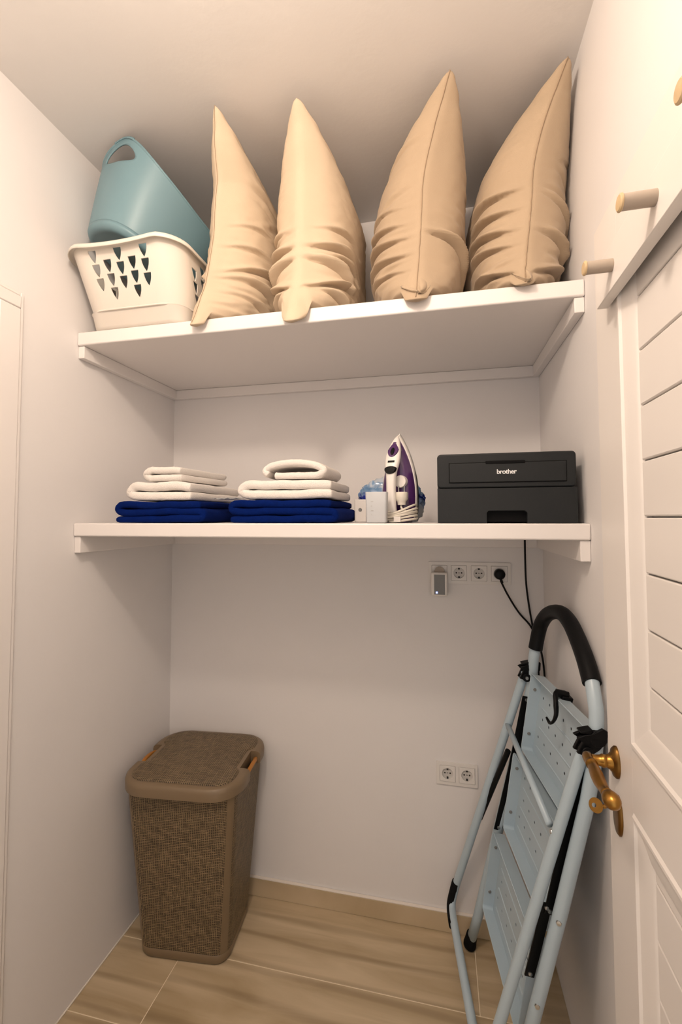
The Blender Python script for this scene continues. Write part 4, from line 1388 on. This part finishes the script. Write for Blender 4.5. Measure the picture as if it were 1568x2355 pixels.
        oo = rrect(Wd / 2 - 0.012, Hd / 2 - 0.012, 0.008, 4)
        tm.loft([[P(a, b, depth + d) for a, b in oo] for d in (0.0012, 0.0035)])
        tm.build('tread_mat', M['rubber'], st, bevel=0.0006)
        # rivets in the end walls
        for sx in (-1, 1):
            for r_ in (0.22, 0.80):
                base = P(sx * (Wd / 2 - 0.0022), -Hd / 2 + Hd * r_, 0.016)
                ax = LW.normalized() * (-sx) * -1 * (1 if sx > 0 else 1)
                ax = LW.normalized() * (1 if sx < 0 else -1)
                MB().lathe([(0, 0), (0.0052, 0), (0.0045, 0.0022), (0, 0.003)], base, ax, 12).build('rivet', M['grey_face'], st, smooth=30)
        return P, Wd, Hd, st
    P1, W1, H1, s1 = step(0.768, 1.012, 0.000, 0.021, 0.088, 0.930, 0.034, 1)
    step(0.498, 0.752, 0.000, 0.020, 0.088, 0.930, 0.034, 2)
    step(0.205, 0.476, 0.006, 0.028, 0.085, 0.930, 0.034, 3)
    # black latch hook on the top step
    hk = smooth_path([q(1.022, 0.50, -0.012), q(1.024, 0.52, 0.022), q(1.006, 0.565, 0.027), q(0.982, 0.600, 0.027), q(0.962, 0.600, 0.029), q(0.950, 0.570, 0.031), q(0.955, 0.520, 0.033)], 6)
    MB().tube(hk, [0.0100] * 14 + [0.0105 - 0.0080 * k / (len(hk) - 15) for k in range(len(hk) - 14)], 10, flat=0.6).build('latch_hook', M['black'], t_, smooth=80)
    lc = MB()
    lc.loft([[q(1.012 + b * 0.012, 0.47 + a * 0.06, oo) for a, b in ((-1, -0.6), (1, -0.6), (1, 0.7), (-1, 0.9))] for oo in (-0.022, 0.006)])
    lc.build('latch_block', M['black'], t_, bevel=0.002)
    # black links along both sides
    def strap(pts, wdt, name='side_link'):
        m = MB()
        rings = []
        for p in pts:
            b = q(*p)
            rings.append([b + LN * (a * wdt) + LW.normalized() * (k * 0.0022) for a, k in ((-0.5, -1), (0.5, -1), (0.5, 1), (-0.5, 1))])
        m.loft(rings)
        o = m.build(name, M['black'], t_, bevel=0.0008)
        for p in (pts[0], pts[-1]):
            b = q(*p)
            for sgn in (1, -1):
                MB().lathe([(0, 0), (0.0055, 0), (0.0045, 0.003), (0, 0.0036)], b + LW.normalized() * (0.0022 * sgn) + (q(*pts[1 if p is pts[0] else -2]) - b).normalized() * 0.010, LW.normalized() * sgn, 14).build('rivet', M['steel'], o, smooth=30)
        return o
    strap([(0.965, 0.952, 0.018), (0.70, 0.957, 0.014), (0.56, 0.960, 0.012)], 0.023)
    strap([(0.585, 0.955, 0.020), (0.45, 0.952, 0.018), (0.385, 0.950, 0.018)], 0.023)
    strap([(0.93, 0.050, 0.012), (0.70, 0.052, 0.006), (0.47, 0.045, 0.006)], 0.026)
    MB().tube([q(0.742, 0.045, 0.030), q(0.455, -0.10, 0.047)], 0.0088, 10).build('side_link', M['black'], t_, smooth=60)
    # visible bolts on the near legs
    for p in ((0.575, 1.01, 0.0), (0.355, 1.01, 0.0)):
        b = q(*p) + LN * 0.006 + LW.normalized() * 0.0142
        MB().lathe([(0, 0), (0.0062, 0), (0.005, 0.0025), (0, 0.003)], b, (LW.normalized() + LN * 0.35), 14).build('bolt', M['steel'], t_, smooth=30)
    for p in ((0.765, 0.965, 0.040), (0.42, 0.978, 0.056)):
        b = q(*p) + LN * 0.0125
        MB().lathe([(0, 0), (0.0055, 0), (0.0045, 0.002), (0, 0.0026)], b, LN, 14).build('bolt', M['steel'], t_, smooth=30)
    b = q(0.818, -0.05, 0.030) + LN * 0.0125
    MB().lathe([(0, 0), (0.0055, 0), (0.0045, 0.003), (0, 0.0036)], b, LN, 14).build('bolt', M['steel'], t_, smooth=30)
ladder()

# ================================================================== DOOR (open, against the right wall)
ANG = radians(1.24)
DV = Vector((sin(ANG), cos(ANG), 0))
NV = Vector((cos(ANG), -sin(ANG), 0))
DP = Vector((0.300, 0.930, 0.0))

def door():
    d = structure('door_1', tuple(DP))
    def pt(s, z, n=0.0):
        return DV * s + NV * n + Vector((0, 0, z))
    def block(s0, s1, z0, z1, n0, n1):
        m = MB()
        m.add([pt(s0, z0, n0), pt(s1, z0, n0), pt(s1, z1, n0), pt(s0, z1, n0), pt(s0, z0, n1), pt(s1, z0, n1), pt(s1, z1, n1), pt(s0, z1, n1)],
              [(0, 3, 2, 1), (4, 5, 6, 7), (0, 1, 5, 4), (1, 2, 6, 5), (2, 3, 7, 6), (3, 0, 4, 7)])
        return m
    TH = 0.040
    S0, S1 = -0.800, 0.012          # hinge side .. free edge
    A0, A1 = -0.695, -0.104         # panel opening
    ZT = 2.048
    zb = 0.008
    for s0, s1 in ((A1, S1), (S0, A0)):
        block(s0, s1, zb, ZT, 0, TH).build('stile', M['door'], d, bevel=0.0005, seg=1)
    ups = (1.126, 1.940)
    lows = (0.135, 1.022)
    for z0, z1 in ((zb, lows[0]), (lows[1], ups[0]), (ups[1], ZT)):
        block(A0 + 0.0001, A1 - 0.0001, z0, z1, 0, TH).build('rail', M['door'], d)
    MW = 0.054
    def field(z0, z1, joints):
        block(A0 + 0.001, A1 - 0.001, z0 + 0.001, z1 - 0.001, 0.021, 0.030).build('panel_backing', M['door'], d)
        zs = [z0 + MW * 0.5] + joints + [z1 - MW * 0.5]
        for a, b in zip(zs, zs[1:]):
            block(A0 + MW * 0.5, A1 - MW + 0.003, a + 0.0012, b - 0.0012, 0.009, 0.0208).build('board', M['door'], d, bevel=0.0022, seg=2)
        # moulding: slope from the frame face down to the boards
        prof = [(0.0, 0.0004), (0.004, -0.0035), (0.009, -0.0035), (0.0125, 0.0005), (0.030, 0.0040), (0.046, 0.0065), (0.0505, 0.0095), (MW, 0.0125), (MW, 0.020), (0, 0.020)]
        rings = {}
        cor = [(A1, z0, -1, 1), (A1, z1, -1, -1), (A0, z1, 1, -1), (A0, z0, 1, 1)]
        def cring(c):
            s, z, ds, dz = c
            return [pt(s + ds * p, z + dz * p, n) for p, n in prof]
        for a, b in zip(cor, cor[1:] + cor[:1]):
            MB().loft([cring(a), cring(b)]).build('moulding', M['door'], d, smooth=25)
    field(ups[0], ups[1], [1.2395, 1.3245, 1.410, 1.4965, 1.583, 1.6685, 1.755, 1.841])
    field(lows[0], lows[1], [0.205, 0.291, 0.375, 0.459, 0.542, 0.625, 0.708, 0.790, 0.872, 0.955])
    # handle
    hz, hs = 1.0650, -0.034
    h = bpy.data.objects.new('door_handle', None)
    COL.objects.link(h)
    h.parent = d
    axis = -NV
    rz = MB()
    rings = []
    for r, hh in ((1.0, 0.0), (1.0, 0.003), (0.86, 0.007), (0.62, 0.009), (0.52, 0.012), (0.0001, 0.0122)):
        rings.append([pt(hs + 0.0185 * r * cos(2 * pi * k / 32), hz + 0.0275 * r * sin(2 * pi * k / 32), -hh) for k in range(32)])
    rz.loft(rings)
    rz.build('rosette', M['dark_brass'], h, smooth=50)
    nk = MB().lathe([(0.0, 0.008), (0.0125, 0.008), (0.0118, 0.015), (0.0100, 0.018), (0.0112, 0.021), (0.0112, 0.024), (0.0095, 0.026), (0.0085, 0.034), (0.0092, 0.040), (0.0, 0.042)], pt(hs, hz, 0), axis, 24)
    nk.build('neck', M['brass'], h, smooth=50)
    ld = MB()
    prof = [(0.020, 0.003), (0.018, 0.0065), (0.012, 0.0086), (0.004, 0.0092), (-0.006, 0.0092), (-0.012, 0.0088), (-0.0135, 0.0098), (-0.0165, 0.0098), (-0.018, 0.0082), (-0.030, 0.0090), (-0.050, 0.0105), (-0.070, 0.0100), (-0.090, 0.0082), (-0.098, 0.0075), (-0.100, 0.0088), (-0.103, 0.0090), (-0.105, 0.0080), (-0.109, 0.0108), (-0.116, 0.0128), (-0.124, 0.0122), (-0.130, 0.0090), (-0.134, 0.0040), (-0.135, 0.0005)]
    rings = []
    for s, r in prof:
        c = pt(hs + s, hz - 0.001, -0.0445 - 0.004 * (s < -0.02) * (1 - abs((s + 0.08) / 0.06)))
        rings.append([c + NV * (r * cos(2 * pi * k / 22)) + Vector((0, 0, r * sin(2 * pi * k / 22))) for k in range(22)])
    ld.loft(rings)
    ld.build('lever', M['brass'], h, smooth=60)
    # keyhole plate
    kz, ks = 0.977, -0.039
    es = MB()
    rings = []
    for r, hh in ((1.0, 0.0), (1.0, 0.0025), (0.88, 0.0055), (0.6, 0.0065), (0.0001, 0.0068)):
        rings.append([pt(ks + 0.0185 * r * cos(2 * pi * k / 32), kz + 0.034 * r * sin(2 * pi * k / 32), -hh) for k in range(32)])
    es.loft(rings)
    es.build('keyhole_plate', M['dark_brass'], d, smooth=50)
    # hinges on the far side of the leaf
    for z in (0.25, 1.05, 1.85):
        MB().lathe([(0, -0.045), (0.007, -0.045), (0.007, 0.045), (0, 0.045)], pt(S0 - 0.004, z, 0.008), (0, 0, 1), 14).build('hinge', M['dark_brass'], d)
    # key left in the lock
    k_ = thing('door_key', 'brass key with round bow left in the lock of the white door', 'key', tuple(DP + pt(ks, kz + 0.012, -0.0066)))
    o_ = pt(0, 0, 0)
    MB().tube([-NV * 0.0, -NV * 0.021], 0.0022, 12).build('shank', M['brass'], k_, smooth=60)
    MB().lathe([(0, 0.016), (0.0036, 0.016), (0.0036, 0.019), (0, 0.019)], (0, 0, 0), -NV, 14).build('collar', M['brass'], k_, smooth=40)
    # bow: disc with a hole, in a plane turned towards the room
    out_ = [(0.0112 * cos(2 * pi * i / 36), 0.0118 * sin(2 * pi * i / 36)) for i in range(36)]
    hole = [(0.0036 * cos(2 * pi * i / 24) + 0.003, 0.0036 * sin(2 * pi * i / 24)) for i in range(24)]
    vs, fs = panel2d(out_, [hole], 0.0014)
    tw = radians(62)
    ax1 = -NV
    ax2 = Vector((0, 0, 1)) * sin(tw) + DV * cos(tw)
    ax3 = ax1.cross(ax2)
    bw = MB()
    bw.add([ax1 * (0.0305 + v.x) + ax2 * v.y + ax3 * v.z for v in vs], fs)
    bw.build('bow', M['brass'], k_, bevel=0.0006)
    # peg rack screwed on the door
    zr0, zr1 = 1.864, 1.938
    rk = thing('coat_rack', 'cream painted peg rail with round pegs, mounted across the top of the white door', 'rack', tuple(DP + pt(-0.38, zr0, 0)))
    off = pt(-0.38, zr0, 0)
    def rel(m):
        m.v = [v - off for v in m.v]
        return m
    rel(block(-0.785, -0.070, zr0, zr1, -0.0225, -0.0045)).build('board', M['door'], rk, bevel=0.0015)
    for s in (-0.120, -0.72):
        rel(block(s - 0.03, s + 0.03, zr0 + 0.015, zr1 - 0.01, -0.0046, -0.0002)).build('spacer', M['door'], rk)
    for k in range(4):
        s = -0.150 - 0.157 * k
        zc = 1.9005
        r = 0.0102
        pg = MB().lathe([(0.0, 0.0), (r, 0.0), (r * 0.98, 0.039), (0.0, 0.039)], pt(s, zc, -0.0223), -NV, 26)
        po = rel(pg).build('peg', M['peg'], rk, smooth=40)
        cp_ = MB().lathe([(0.0, 0.0385), (r * 1.05, 0.0385), (r * 1.12, 0.0395), (r * 1.10, 0.0410), (r * 0.9, 0.0425), (0.0, 0.0432)], pt(s, zc, -0.0223), -NV, 26)
        rel(cp_).build('peg_cap', M['pegend'], po, smooth=30)
door()
